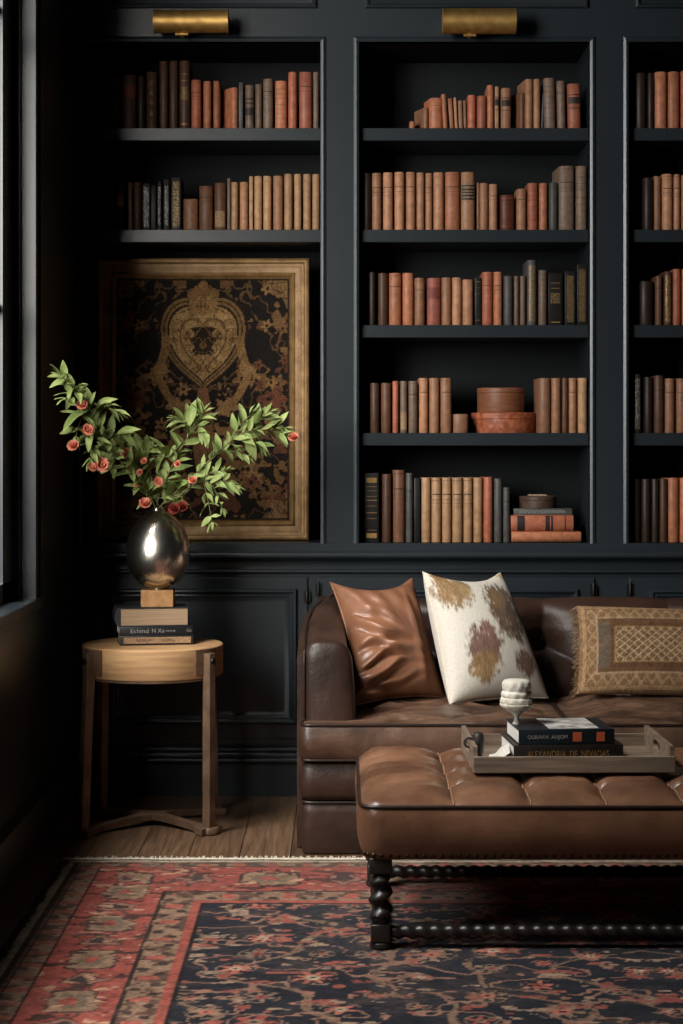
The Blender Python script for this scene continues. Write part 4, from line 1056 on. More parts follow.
# arms and their thin outer side panels
AF, AB = -0.868, -0.12
def arm_h(y):
    t = min(1, max(0, (y - AF) / (AB - AF))); t2 = t * t * (3 - 2 * t)
    return 0.640 + 0.10 * t2
def arm_o(y):
    t = min(1, max(0, (y - AF) / (AB - AF))); return 0.085 * max(0, (t - 0.35) / 0.65) ** 2.2
for sgn in (1, -1):
    mx = (lambda x: x) if sgn > 0 else (lambda x: 2 * XC - x)
    rows = []
    ys = [AF - 0.028, AF - 0.0272, AF - 0.0245, AF - 0.020, AF - 0.0135, AF - 0.006] + list(np.linspace(AF + 0.004, AB, 26))
    for q, y in enumerate(ys):
        ksc = (0.0, 0.35, 0.62, 0.82, 0.93, 0.985)[q] if q < 6 else 1.0
        xo, xi, ht = XL + 0.023 + arm_o(y), 0.036 - 0.022 * (1 - math.exp(-max(0, y - AF) / 0.15)) , arm_h(y)
        ring = [(xo, 0.27)]
        for k in range(9):
            a = R(180 - 90 * k / 8); ring.append((xo + 0.045 + 0.045 * math.cos(a), ht - 0.045 + 0.045 * math.sin(a)))
        for k in range(9):
            a = R(90 - 90 * k / 8); ring.append((xi - 0.055 + 0.055 * math.cos(a), ht - 0.075 + 0.075 * math.sin(a)))
        for k in range(1, 9):
            t = k / 8; ring.append((xi + 0.008 * math.sin(PI * t), ht - 0.075 - (ht - 0.075 - 0.27) * t))
        cx_, cz_ = (xo + xi) / 2, (ht + 0.27) / 2
        if ksc < 1: ring = [(cx_ + (x - cx_) * ksc, cz_ + (z_ - cz_) * (1 - (1 - ksc) * (0.35 if ksc > 0 else 1))) for x, z_ in ring]
        rows.append([(mx(x), y + 0.0, z_ + 0.003 * math.sin(y * 40 + x * 30) * (q > 7)) for x, z_ in ring])
    m = MB(); m.grid(rows, wrap_v=True); m.f.append(tuple((len(rows) - 1) * len(rows[0]) + k for k in range(len(rows[0]))))
    arm = S(m.build('arm', M['sofa'], sofa, smooth=True))
    m = MB(); P = []
    for y in np.linspace(AF - 0.012, AB, 24):
        o_ = arm_o(y); ht = arm_h(y) - 0.028 - 0.008 * math.exp(-(y - AF) / 0.03)
        a, b = XL + o_, XL + 0.0215 + o_
        P.append([(mx(a), y, 0.003), (mx(a), y, ht - 0.012), (mx(a + 0.005), y, ht - 0.002), (mx(b - 0.003), y, ht), (mx(b), y, ht - 0.004), (mx(b), y, 0.003)])
    m.grid(P, wrap_v=True); m.f.append(tuple(range(6))); m.f.append(tuple(23 * 6 + k for k in range(6)))
    sp_ = S(m.build('side_panel', M['sofa'], sofa, angle=50))
    m = MB(); pts = [(mx(XL + 0.0225), AF - 0.0145, 0.30 + (arm_h(AF) - 0.335) * k / 8) for k in range(9)] + [(mx(XL + 0.0235 + arm_o(y)), y - 0.003, arm_h(y) - 0.024) for y in np.linspace(AF + 0.004, AB, 20)]
    m.tube(pts, 0.0045, n=8); m.build('piping', M['piping'], sp_, smooth=True)

# ------------------------------------------------------------------ ottoman
RUGZ = 0.008
OX0, OX1, OY0, OY1 = 0.047, 1.46, -2.095, -1.335
otto = thing('tufted_ottoman', 'long saddle-brown tufted leather ottoman with nailhead trim on turned black legs', 'ottoman', ((OX0 + OX1) / 2, (OY0 + OY1) / 2, RUGZ))
inv = Matrix.Translation(-otto.location)
ZP = 0.361
NX, NY = 300, 170
gx = np.linspace(OX0, OX1, NX); gy = np.linspace(OY0, OY1, NY)
# denser rows at the border
gx = OX0 + (OX1 - OX0) * (np.linspace(0, 1, NX)); GX, GY = np.meshgrid(gx, gy, indexing='ij')
rc = 0.055
cxn = np.clip(GX, OX0 + rc, OX1 - rc); cyn = np.clip(GY, OY0 + rc, OY1 - rc)
ddx, ddy = GX - cxn, GY - cyn
# map the square corner of the grid onto the rounded corner
mxd = np.maximum(np.abs(ddx), np.abs(ddy)); hyp = np.hypot(ddx, ddy) + 1e-9
fac = np.where(hyp > 1e-6, mxd / hyp, 1.0); PX, PY = cxn + ddx * fac, cyn + ddy * fac
de = np.minimum(np.minimum(GX - OX0, OX1 - GX), np.minimum(GY - OY0, OY1 - GY))
bxs = [0.275 + 0.187 * k for k in range(7)]; bys = [-1.905, -1.715, -1.525]
creases = np.full(GX.shape, 9.0); btn = np.full(GX.shape, 9.0)
wob = 0.006 * fbm(GX * 20, GY * 20, 7, 2)
for i, bx in enumerate(bxs):
    creases = np.minimum(creases, np.abs(PX - bx + wob) + 0 * PX)
    for j, b_y in enumerate(bys): btn = np.minimum(btn, np.hypot(PX - bx, PY - b_y))
for b_y in bys:
    inside = np.clip((bxs[0] - PX) / 0.12, 0, 1)
    creases = np.minimum(creases, np.abs(PY - b_y + wob) + inside * 0.02)
crown = 0.043 * (1 - np.exp(-(de / 0.040) ** 0.85))
ZT = ZP + crown - 0.024 * np.exp(-(creases / 0.020) ** 1.05) * np.clip(de / 0.05, 0.25, 1) - 0.030 * np.exp(-(btn / 0.022) ** 1.3)
# pulled pleats fanning from the outer buttons to the end of the ottoman
ang = np.arctan2(PY + 1.715, PX - 0.40)
ZT += 0.0050 * np.clip((bxs[0] - PX) / 0.08, 0, 1) * np.clip(de / 0.03, 0, 1) * np.sin(PY * 60 + 4 * fbm(PX * 6, PY * 6, 3, 2) + PX * 14) + 0.0025 * fbm(GX * 25, GY * 25, 2, 3) * np.clip(de / 0.03, 0, 1)
m = MB(); m.grid([[(PX[i, j], PY[i, j], ZT[i, j]) for j in range(NY)] for i in range(NX)])
# stitched seams lying in the creases that run from the front to the back
seam_lines = []
for bx in bxs:
    i_ = int(np.argmin(np.abs(gx - bx)))
    seam_lines.append([(PX[i_, j], PY[i_, j], ZT[i_, j] + 0.0012) for j in range(1, NY - 1, 2)])
# boxed sides
edge = [(i, 0) for i in range(NX)] + [(NX - 1, j) for j in range(1, NY)] + [(i, NY - 1) for i in range(NX - 2, -1, -1)] + [(0, j) for j in range(NY - 2, 0, -1)]
E = [(PX[i, j], PY[i, j]) for i, j in edge]
A = np.array(E); tang = np.roll(A, -2, 0) - np.roll(A, 2, 0); nrm = np.stack([tang[:, 1], -tang[:, 0]], 1); nrm /= np.linalg.norm(nrm, axis=1)[:, None] + 1e-9
rows = [[(x, y, ZP) for x, y in E]]
for t in np.linspace(0.06, 1, 9):
    off = 0.012 * math.sin(PI * min(1, t * 0.8 + 0.08)) - 0.012 * t ** 2
    rows.append([(p[0] + n_[0] * off, p[1] + n_[1] * off, ZP - (ZP - 0.232) * t) for p, n_ in zip(A, nrm)])
m.grid(rows, wrap_v=True)
o0 = len(m.v) - len(E); m.f.append(tuple(o0 + k for k in range(len(E))))
bmq = m.build('upholstery', M['ottoman'], otto, smooth=True, angle=75); bmq.matrix_parent_inverse = inv
for ln in seam_lines:
    m = MB(); m.tube(ln, 0.0022, n=6); q = m.build('seam', M['seam'], otto, smooth=True); q.matrix_parent_inverse = inv
ole = outline_round(rect(OX0, OX1, OY0, OY1), rc, 10)
q = rail_tube(ole, ZP, 0.0050, 0.002).build('piping', M['piping'], otto, smooth=True); q.matrix_parent_inverse = inv
m = MB()
A = np.array(ole); seg = np.linalg.norm(np.roll(A, -1, 0) - A, axis=1); tot = seg.sum(); cum = np.concatenate([[0], np.cumsum(seg)])
nst = int(tot / 0.021)
for k in range(nst):
    s_ = tot * k / nst; i = int(np.searchsorted(cum, s_, 'right') - 1); i = min(i, len(A) - 1); f = (s_ - cum[i]) / (seg[i] + 1e-9)
    p = A[i] + (A[(i + 1) % len(A)] - A[i]) * f; tg = A[(i + 1) % len(A)] - A[i]; tg /= np.linalg.norm(tg) + 1e-9; nr = np.array([tg[1], -tg[0]])
    P = []
    for (rr, hh_) in ((0.0070, 0.0), (0.0064, 0.0028), (0.0040, 0.0048), (0.0004, 0.0054)):
        P.append([(p[0] + nr[0] * (hh_ - 0.0115 + 0.012 * 0.43 * 0.9) + tg[0] * rr * math.cos(2 * PI * j / 8), p[1] + nr[1] * (hh_ - 0.0115 + 0.012 * 0.43 * 0.9) + tg[1] * rr * math.cos(2 * PI * j / 8), 0.242 + rr * math.sin(2 * PI * j / 8)) for j in range(8)])
    m.grid(P, wrap_v=True)
q = m.build('nailhead_studs', M['stud'], otto, smooth=True); q.matrix_parent_inverse = inv
def twist(m, p0, p1, r0, pitch, n=14, amp=0.32):
    p0, p1 = Vector(p0), Vector(p1); d = p1 - p0; L = d.length; d.normalize(); u = d.orthogonal().normalized(); w = d.cross(u); K = max(12, int(L / 0.006)); P = []
    for k in range(K + 1):
        t = k / K; env = min(1, min(t, 1 - t) * L / 0.02)
        row = []
        for j in range(n):
            a = 2 * PI * j / n; rr = r0 * (1 + amp * env * math.cos(a - 2 * PI * t * L / pitch)) * (0.85 + 0.15 * env)
            row.append(p0 + d * (t * L) + (u * math.cos(a) + w * math.sin(a)) * rr)
        P.append(row)
    o = len(m.v); m.grid(P, wrap_v=True); m.f.append(tuple(o + j for j in range(n))); e = o + K * n; m.f.append(tuple(e + j for j in range(n)))
LX0, LX1, LY0, LY1 = 0.096, OX1 - 0.040, OY0 + 0.040, OY1 - 0.075
for (x, y) in ((LX0, LY0), (LX1, LY0), (LX0, LY1), (LX1, LY1)):
    m = MB()
    m.lathe([(0.022, RUGZ + 0.0005), (0.027, RUGZ + 0.004), (0.027, RUGZ + 0.014), (0.022, RUGZ + 0.018)], (x, y, 0), n=20)
    m.box(x - 0.024, x + 0.024, y - 0.024, y + 0.024, RUGZ + 0.017, RUGZ + 0.062, 0.004)
    twist(m, (x, y, RUGZ + 0.060), (x, y, 0.196), 0.0235, 0.042)
    m.box(x - 0.028, x + 0.028, y - 0.028, y + 0.028, 0.194, 0.2335, 0.003)
    lo = m.build('leg', M['ebony'], otto, angle=50); lo.matrix_parent_inverse = inv
for (a, b) in (((LX0 + 0.022, LY0), (LX1 - 0.022, LY0)), ((LX0 + 0.022, LY1), (LX1 - 0.022, LY1)), ((LX0, LY0 + 0.022), (LX0, LY1 - 0.022)), ((LX1, LY0 + 0.022), (LX1, LY1 - 0.022))):
    m = MB(); twist(m, (*a, RUGZ + 0.040), (*b, RUGZ + 0.040), 0.0165, 0.036, n=10, amp=0.16); q = m.build('stretcher', M['ebony'], otto, smooth=True); q.matrix_parent_inverse = inv

# ------------------------------------------------------------------ rug
UX0, UX1, UY1, UY0 = -0.835, 2.30, -1.075, -3.35
stp = 0.0058
xs_ = np.arange(UX0, UX1 + stp / 2, stp); ys_ = np.arange(UY0, UY1 + stp / 2, stp)
X, Y = np.meshgrid(xs_, ys_, indexing='ij')
n1 = fbm(X * 55, Y * 55, 1); n2 = fbm(X * 18, Y * 18, 2); ab = fbm(X * 1.2, Y * 26, 3)
wx = 0.010 * n2; XW = X + 0.011 * fbm(X * 26, Y * 26, 71, 3); YW = Y + 0.011 * fbm(X * 26 + 50, Y * 26, 72, 3)
du = np.minimum(X - UX0, UX1 - X); dv = np.minimum(UY1 - Y, Y - UY0)
bu = np.interp(du, [0, 0.125, 0.345, 0.455, 3], [0, 1, 2, 3, 26]); bv = np.interp(dv, [0, 0.095, 0.40, 0.53, 3], [0, 1, 2, 3, 24])
bnd = np.minimum(bu, bv) + wx
side = bu < bv                                          # in a lengthwise border
along = np.where(side, YW - UY0, XW - UX0)
C = np.empty((*X.shape, 3))
navy, red, tan, cream, brown, salmon = (34, 36, 44), (156, 72, 59), (142, 110, 86), (186, 164, 134), (64, 46, 40), (184, 102, 82)
C[:] = lin_arr(navy)
fld = bnd >= 3.12
# field: vine scrolls, leaves and blossoms mirrored about the centre line
xm = np.abs(X - (UX0 + UX1) / 2); 
vine = np.abs(np.sin(xm * 11 + 1.6 * np.sin(Y * 9.0) + 1.5 * fbm(xm * 3, Y * 3, 6, 2)) + 0.4 * np.sin(Y * 21 + xm * 6)) < 0.11
mapc(fld & vine & (n1 > -0.3), (124, 96, 76), C)
vine2 = np.abs(fbm(xm * 9 + 4, Y * 11, 17, 3)) < 0.045
mapc(fld & vine2, (146, 104, 84), C)
mapc(fld & (fbm(xm * 16, Y * 26, 27, 3) > 0.40), (150, 78, 64), C)
mapc(fld & (fbm(xm * 22 + 7, Y * 34, 29, 3) > 0.45), (156, 128, 104), C)
rr_ = random.Random(5)
pos = []
for k in range(420):
    px_, py_ = rr_.uniform(0, 1.2), rr_.uniform(UY0 + 0.5, UY1 - 0.5)
    if all((px_ - a) ** 2 + ((py_ - b) * 1.1) ** 2 > 0.125 ** 2 for a, b in pos): pos.append((px_, py_))
for k, (cx0, cy0) in enumerate(pos):
    sel = (np.abs(xm - cx0) < 0.1) & (np.abs(Y - cy0) < 0.1)
    th = np.arctan2((Y - cy0), xm - cx0); rr = np.hypot(xm - cx0, Y - cy0)
    R0 = rr_.uniform(0.022, 0.052); np_ = rr_.choice([5, 6, 8, 8])
    pet = rr < R0 * (0.72 + 0.3 * np.cos(np_ * th + k))
    c1, c2 = rr_.choice([(salmon, red), (red, tan), (tan, salmon), (salmon, cream), ((128, 104, 88), red)])
    mapc(fld & sel & pet & (n1 > -0.42), c1, C); mapc(fld & sel & (rr < R0 * 0.38), c2, C); mapc(fld & sel & (rr < R0 * 0.14), navy, C)
    mapc(fld & sel & (np.abs(rr - R0 * 1.15) < 0.003) & (n1 > -0.1), (120, 94, 76), C)
# inner guard stripe
g = (bnd >= 2) & (bnd < 2.78); mapc(g, tan, C)
mapc(g & (fbm(X * 34, Y * 34, 41, 3) > 0.12), (98, 70, 56), C); mapc(g & (np.sin(along * 75) * np.sin((bnd - 2) * 8) > 0.55), brown, C); mapc(g & (np.sin(along * 37 + 1) > 0.8) & (bnd > 2.15) & (bnd < 2.6), (168, 84, 68), C)
mapc((bnd >= 2.0) & (bnd < 2.03), (52, 36, 32), C); mapc((bnd >= 2.78) & (bnd < 3.0), (160, 76, 60), C); mapc((bnd >= 3.0) & (bnd < 3.12), (30, 26, 28), C)
# red main border with palmettes
rb = (bnd >= 1.0) & (bnd < 2.0); mapc(rb, red, C)
t_b = bnd - 1.5 + 0.10 * fbm(X * 24, Y * 24, 73, 3)
per = np.where(side, 0.34, 0.42)
ph = (along / per) % 1 - 0.5; idx = np.floor(along / per)
wv = np.abs(t_b * 1.0 - 0.22 * np.sin(along / per * PI)) < 0.035
mapc(rb & wv & (n1 > -0.25), (92, 56, 48), C)
e1 = (ph * per / 0.085) ** 2 + (t_b / 0.27) ** 2
e1 = e1 * (1 + 0.22 * np.cos(8 * np.arctan2(t_b, ph * 3)))
mapc(rb & (e1 < 1.28), (70, 48, 44), C); mapc(rb & (e1 < 1.0), (150, 118, 90), C); mapc(rb & (e1 < 0.45) & (n1 > -0.2), (112, 96, 78), C); mapc(rb & (e1 < 0.12), red, C)
ph2 = ((along / per) + 0.5) % 1 - 0.5
e2 = (ph2 * per / 0.045) ** 2 + (t_b / 0.20) ** 2
e2 = e2 * (1 + 0.45 * np.cos(5 * np.arctan2(t_b, ph2 * 3) + idx)); mapc(rb & (e2 < 1.25), (84, 52, 48), C); mapc(rb & (e2 < 0.85), (150, 104, 84), C); mapc(rb & (e2 < 0.3), (70, 56, 54), C)
mapc(rb & (fbm(X * 20, Y * 30, 51, 3) > 0.36), (80, 50, 46), C); mapc(rb & (fbm(X * 24 + 3, Y * 34, 53, 3) > 0.42), (186, 138, 108), C)
mapc((bnd >= 1.0) & (bnd < 1.03), (44, 32, 30), C); mapc((bnd >= 1.97) & (bnd < 2.0), (48, 34, 32), C)
# outer guard with cream line
og = bnd < 1.0; mapc(og, (138, 112, 90), C)
mapc(og & (fbm(X * 40, Y * 40, 61, 3) > 0.05), (88, 66, 54), C); mapc(og & (np.sin(along * 62) > 0.55) & (bnd > 0.5), (150, 84, 68), C)
mapc(og & side & (bnd < 0.5), (54, 44, 40), C); mapc(og & (np.abs(bnd - 0.27) < 0.085), (178, 162, 134), C); mapc(og & (bnd < 0.12), (44, 38, 38), C); mapc(og & (np.abs(bnd - 0.55) < 0.03), (58, 44, 40), C)
wear = np.clip(fbm(X * 9, Y * 14, 81, 4) * 1.1 + 0.5 * fbm(X * 70, Y * 70, 82, 2) + 0.05, 0, 1)[..., None] * 0.55
C = C * (1 - wear) + (0.55 * C + 0.45 * lin_arr((128, 100, 86))) * wear
C *= (1 + 0.42 * n1 + 0.25 * fbm(X * 130, Y * 130, 83, 2) + 0.2 * ab)[..., None]
grey = C.mean(-1, keepdims=True); C = np.clip((C * 0.88 + grey * 0.12) * 0.92, 0.002, 1)
Z = RUGZ + 0.0012 * n2 + 0.0008 * fbm(X * 3, Y * 3, 5, 2)
rug = MB()
nxr, nyr = X.shape
V_ = np.stack([X, Y, Z], -1).reshape(-1, 3)
ii, jj = np.meshgrid(np.arange(nxr - 1), np.arange(nyr - 1), indexing='ij'); a = ii * nyr + jj
F_ = np.stack([a, a + nyr, a + nyr + 1, a + 1], -1).reshape(-1, 4)
edge = [(i, 0) for i in range(nxr)] + [(nxr - 1, j) for j in range(1, nyr)] + [(i, nyr - 1) for i in range(nxr - 2, -1, -1)] + [(0, j) for j in range(nyr - 2, 0, -1)]
ei = np.array([i * nyr + j for i, j in edge]); low = V_[ei].copy(); low[:, 2] = 0.0008
o0 = len(V_); V_ = np.concatenate([V_, low]); m_ = len(ei); k = np.arange(m_)
F2 = np.stack([ei, o0 + k, o0 + (k + 1) % m_, ei[(k + 1) % m_]], -1)
F_ = np.concatenate([F_, F2])
me = bpy.data.meshes.new('persian_rug'); me.vertices.add(len(V_)); me.vertices.foreach_set('co', V_.ravel().astype(np.float32))
me.loops.add(F_.size); me.loops.foreach_set('vertex_index', F_.ravel().astype(np.int32)); me.polygons.add(len(F_))
me.polygons.foreach_set('loop_start', (np.arange(len(F_)) * 4).astype(np.int32)); me.update(calc_edges=True); me.validate()
me.materials.append(M['rug']); me.polygons.foreach_set('use_smooth', [True] * len(me.polygons))
rg = bpy.data.objects.new('persian_rug', me); col.objects.link(rg)
cc = C.reshape(-1, 3); dye(rg, np.concatenate([cc, cc[ei] * 0.9]))
tag(rg, 'worn red and navy oriental rug under the ottoman, cream fringe along its edge', 'rug')
fm = MB(); fr_ = random.Random(4)
fm.box(UX0 - 0.004, UX1 + 0.004, UY1, UY1 + 0.014, 0.001, 0.0105, 0.003)
for k in range(int((UX1 - UX0) / 0.0075)):
    x = UX0 + 0.0075 * k + fr_.uniform(-.002, .002); y = UY1 + 0.008; L = fr_.uniform(.022, .040); a = fr_.uniform(-.5, .5); hh_ = fr_.uniform(.003, .009)
    fm.tube([(x, y, .0055), (x + a * L * .4, y + L * .5, .004 + hh_), (x + a * L, y + L, .0026)], 0.0019, n=5)
fo = fm.build('fringe', M['fringe'], rg, smooth=True)

# ------------------------------------------------------------------ pillows
def pillow(name, label, TL, TR, BR, BL, T, material, n=64, nv=None, pinch=0.05, disp=None, colour=None, group=None, power=0.42, back=0.8, child='cover', chop=0.0, slack=0.0):
    nv = nv or n
    TL, TR, BR, BL = map(Vector, (TL, TR, BR, BL))
    cen = (TL + TR + BR + BL) / 4
    nn = ((TR - BL).cross(TL - BR)).normalized()
    if nn.y > 0: nn = -nn
    t = thing(name, label, 'pillow', tuple((BL + BR) / 2), group=group)
    inv = Matrix.Translation(-(BL + BR) / 2)
    m = MB(); cols = []
    us = np.sin(np.linspace(-PI / 2, PI / 2, n)); vs = np.sin(np.linspace(-PI / 2, PI / 2, nv))
    def P(u, v, s):
        uu = u * (1 - (pinch + (slack if u < 0 else 0)) * (1 - v * v)); vv = v * (1 - pinch * (1 - u * u)) - chop * (1 - u * u) * max(0, v) ** 3
        a, b = (uu + 1) / 2, (vv + 1) / 2
        q = BL.lerp(BR, a).lerp(TL.lerp(TR, a), b)
        th = T * max(0, (1 - u * u) * (1 - v * v)) ** power * (1 if s > 0 else back)
        if disp and s > 0: th += disp(u, v) * min(1, max(0, (1 - max(abs(u), abs(v))) * 8))
        return q + nn * (th * s)
    for s in (1, -1):
        m.grid([[P(u, v, s) for v in vs] for u in us], flip=(s > 0))
        if colour: cols.append(colour(*np.meshgrid(us, vs, indexing='ij'), s).reshape(-1, 3))
    o = m.build(child, material, t, smooth=True, recalc=False); o.matrix_parent_inverse = inv
    if colour: dye(o, np.concatenate(cols))
    rim = [P(u, -1, 1) for u in np.linspace(-1, 1, 30)] + [P(1, v, 1) for v in np.linspace(-1, 1, 30)[1:]] + [P(u, 1, 1) for u in np.linspace(1, -1, 30)[1:]] + [P(-1, v, 1) for v in np.linspace(1, -1, 30)[1:-1]]
    return t, inv, rim, P, nn
# cognac leather pillow with deep slouch folds
def folds(u, v):
    f = 0.0
    for (c, k, wd, am) in ((0.02, -0.32, 0.085, 0.024), (-0.22, -0.12, 0.07, 0.022), (-0.40, 0.10, 0.06, 0.018), (-0.62, 0.18, 0.07, 0.020), (0.30, -0.40, 0.10, 0.012), (-0.82, 0.1, 0.06, 0.012)):
        d = v - (c + k * (u + 0.3) + 0.06 * math.sin(u * 5 + c * 9))
        e = math.exp(-((u + 0.35) / 0.62) ** 2)
        f += am * e * (math.exp(-(d / wd) ** 2) - 0.8 * math.exp(-((d + wd * 1.4) / (wd * 0.8)) ** 2))
    f += 0.012 * math.exp(-((u - 0.55) / 0.10) ** 2) * (1 - v * v)            # upright ridge near the inner edge
    f += 0.004 * math.sin(u * 13 + v * 6) * math.exp(-((v - 0.5) / 0.4) ** 2)
    return f
pl, pinv, rim, _, _ = pillow('leather_pillow', 'shiny cognac leather pillow slumped against the sofa arm', at(330, 582, -0.40), at(412, 578, -0.36), at(445, 697, -0.50), at(349, 707, -0.70), 0.095, M['cognac'], n=100, pinch=0.075, disp=folds, chop=0.16, slack=0.14)
m = MB(); m.tube(rim, 0.0028, n=6, closed=True); q = m.build('seam', M['cognac'], pl, smooth=True); q.matrix_parent_inverse = pinv
# hair-on-hide pillow
def hide_col(u, v, s):
    C = np.empty((*u.shape, 3)); C[:] = lin_arr((216, 208, 194))
    if s < 0: C[:] = lin_arr((206, 198, 186)); return C
    n = 0.20 * fbm(u * 5, v * 5, 3) + 0.12 * fbm(u * 16, v * 9, 4); n3 = fbm(u * 40, v * 14, 8, 3)
    def bl(cx, cy, rx, ry, c, soft=0.5):
        d = ((u - cx) / rx) ** 2 + ((v - cy) / ry) ** 2 + n * 2.6 + 0.55 * n3
        k = np.clip((1.0 - d) / soft, 0, 1)[..., None] * 0.97
        C[:] = C * (1 - k) + lin_arr(c) * (1 + 0.55 * n3 + 0.9 * n)[..., None].clip(0.35, 1.7) * k
    bl(-0.62, 0.68, 0.42, 0.40, (142, 112, 74)); bl(-0.72, 0.95, 0.28, 0.12, (146, 108, 60)); bl(-0.35, 0.62, 0.18, 0.22, (150, 124, 86))
    bl(0.42, 0.30, 0.50, 0.56, (104, 78, 54)); bl(0.56, 0.05, 0.20, 0.45, (88, 62, 44)); bl(0.30, 0.45, 0.28, 0.22, (124, 98, 64))
    bl(-0.30, -0.30, 0.42, 0.32, (118, 86, 74)); bl(-0.18, -0.10, 0.18, 0.20, (130, 94, 84)); bl(-0.36, -0.64, 0.36, 0.24, (152, 120, 78))
    bl(0.55, -0.58, 0.30, 0.22, (112, 80, 60)); bl(0.95, 0.92, 0.2, 0.14, (160, 132, 84))
    return C
pl, pinv, rim, _, _ = pillow('hide_pillow', 'white hair-on-hide pillow with brown patches, propped in front of the buttoned back', at(423, 572, -0.47), at(500, 573, -0.36), at(548, 698, -0.52), at(450, 705, -0.73), 0.095, M['hide'], n=120, pinch=0.05, colour=hide_col, back=1.2, chop=0.15)
m = MB(); m.tube(rim, 0.0032, n=6, closed=True); q = m.build('piping', M['fringe'], pl, smooth=True); q.matrix_parent_inverse = pinv
# long woven jute pillow with fringed ends
def jute_col(u, v, s):
    C = np.empty((*u.shape, 3)); C[:] = lin_arr((168, 132, 96))
    if s < 0: return C
    hw, hh_ = 0.2825 * 1.16, 0.135
    x, z_ = u * hw, v * hh_; ax = np.abs(x); az = np.abs(z_)
    n1 = fbm(x * 120, z_ * 120, 3); n2 = fbm(x * 40, z_ * 90, 6)
    mapc((np.sin(x * 330) * np.sin(z_ * 330) > 0.25), (146, 112, 78), C)
    e = np.maximum(ax - 0.12, az + 0.08)                                     # nested rectangular bands
    def band(a0, b0, a1, b1, c):
        sel = ((ax < a0) & (az < b0)) & ~((ax < a1) & (az < b1)); mapc(sel, c, C); return sel
    s1 = band(0.318, 0.130, 0.304, 0.120, (188, 152, 112))
    s2 = band(0.300, 0.118, 0.268, 0.088, (158, 122, 86)); mapc(s2 & (np.abs(np.sin(x * 150) + np.sin(z_ * 150)) < 0.5), (190, 156, 118), C)
    band(0.268, 0.088, 0.260, 0.084, (196, 164, 126))
    s3 = band(0.260, 0.084, 0.215, 0.070, (132, 112, 92)); mapc(s3 & (n1 > 0.05), (112, 100, 88), C)
    mapc((az >= 0.070) & (az < 0.084) & (ax < 0.26), (126, 94, 66), C)
    s4 = band(0.215, 0.070, 0.200, 0.058, (120, 86, 58))
    s5 = band(0.200, 0.058, 0.192, 0.054, (176, 140, 98))
    inn = (ax < 0.192) & (az < 0.054); mapc(inn, (136, 104, 72), C)
    L1 = np.abs(((x + z_ * 1.5) / 0.036) % 1 - 0.5); L2 = np.abs(((x - z_ * 1.5) / 0.036) % 1 - 0.5)
    mapc(inn & (L1 > 0.30) & (L2 > 0.30), (150, 116, 80), C); mapc(inn & ((L1 < 0.11) | (L2 < 0.11)), (208, 178, 138), C)
    C *= 0.73 * (1 + 0.34 * n1 + 0.25 * n2)[..., None]; return np.clip(C, 0.003, 1)
pTL, pBL = at(577, 606, -0.44), at(577, 694, -0.60)
dx = Vector((0.565, 0.02, -0.014))
pl, pinv, rim, PF, nn = pillow('woven_pillow', 'long beige woven pillow with a lattice centre and fringed ends', pTL, pTL + dx + Vector((0, 0, -.004)), pBL + dx, pBL, 0.065, M['jute'], n=230, nv=110, pinch=0.03, colour=jute_col)
m = MB(); fr_ = random.Random(9)
for sgn in (-1, 1):
    for k in range(150):
        v = -1 + 2 * (k + fr_.random()) / 150
        p = PF(sgn, v, 1); L = fr_.uniform(.012, .030) * (1.5 if v > 0.75 else 1)
        d = Vector((sgn, 0, 0)) + Vector((fr_.uniform(-.3, .3), fr_.uniform(-.7, .3), fr_.uniform(-1.0, .45)))
        d.normalize(); dn = Vector((0, 0, -0.35))
        m.tube([p, p + d * L * .5, p + d * L + dn * L * .5], [0.0016, 0.0013, 0.0009], n=4, cap=False)
q = m.build('fringe', M['jute_plain'], pl, smooth=True); q.matrix_parent_inverse = pinv

# ------------------------------------------------------------------ tray and what lies in it
TZ = 0.4065
tx0, tx1, ty0, ty1 = 0.334, 0.850, -1.880, -1.490
tr_ = thing('serving_tray', 'weathered grey-brown wooden tray with cut-out handles, on the ottoman', 'tray', ((tx0 + tx1) / 2, (ty0 + ty1) / 2, TZ), rot=(0, 0, R(1.0)))
w2, d2, th = (tx1 - tx0) / 2, (ty1 - ty0) / 2, 0.011
m = MB(); m.box(-w2 + 0.002, w2 - 0.002, -d2 + 0.002, d2 - 0.002, 0, 0.009); m.build('bottom_board', M['tray'], tr_)
m = MB(); m.box(-w2, w2, -d2, -d2 + th, 0.0005, 0.042, 0.0015); m.build('long_side', M['tray'], tr_)
m = MB(); m.box(-w2, w2, d2 - th, d2, 0.0005, 0.042, 0.0015); m.build('long_side', M['tray'], tr_)
for sgn in (-1, 1):
    # end board with an oval hand hole
    outer = []; inner = []
    NN = 40
    hw_, hz0_, hz1_ = d2 - th - 0.0005, 0.0005, 0.066
    for k in range(NN):
        a = 2 * PI * k / NN
        ux, uz = math.cos(a), math.sin(a)
        inner.append((0.052 * (abs(ux) ** 0.6) * (1 if ux >= 0 else -1), 0.038 + 0.0135 * uz))
        s_ = 1 / max(abs(ux), abs(uz)); outer.append((hw_ * ux * s_, (hz0_ + hz1_) / 2 + (hz1_ - hz0_) / 2 * uz * s_))
    rows = []
    xa, xb = sgn * w2, sgn * (w2 - th)
    rows = [[(xa, y, z_) for y, z_ in outer], [(xb, y, z_) for y, z_ in outer], [(xb, y, z_) for y, z_ in inner], [(xa, y, z_) for y, z_ in inner]]
    m = MB(); m.grid(rows, wrap_u=True, wrap_v=True); m.build('handle_board', M['tray'], tr_, angle=40)
FZ = TZ + 0.0094
def tray_book(label, pxl, pxr, z0, t, depth, rgb, y, rz, **k):
    s = FOC / (y - CAM_Y); return lying_book(label, (pxl - CX) / s, (pxr - CX) / s, z0, t, depth, rgb, 'books piled in the tray', y, rz=rz, flat=True, **k)
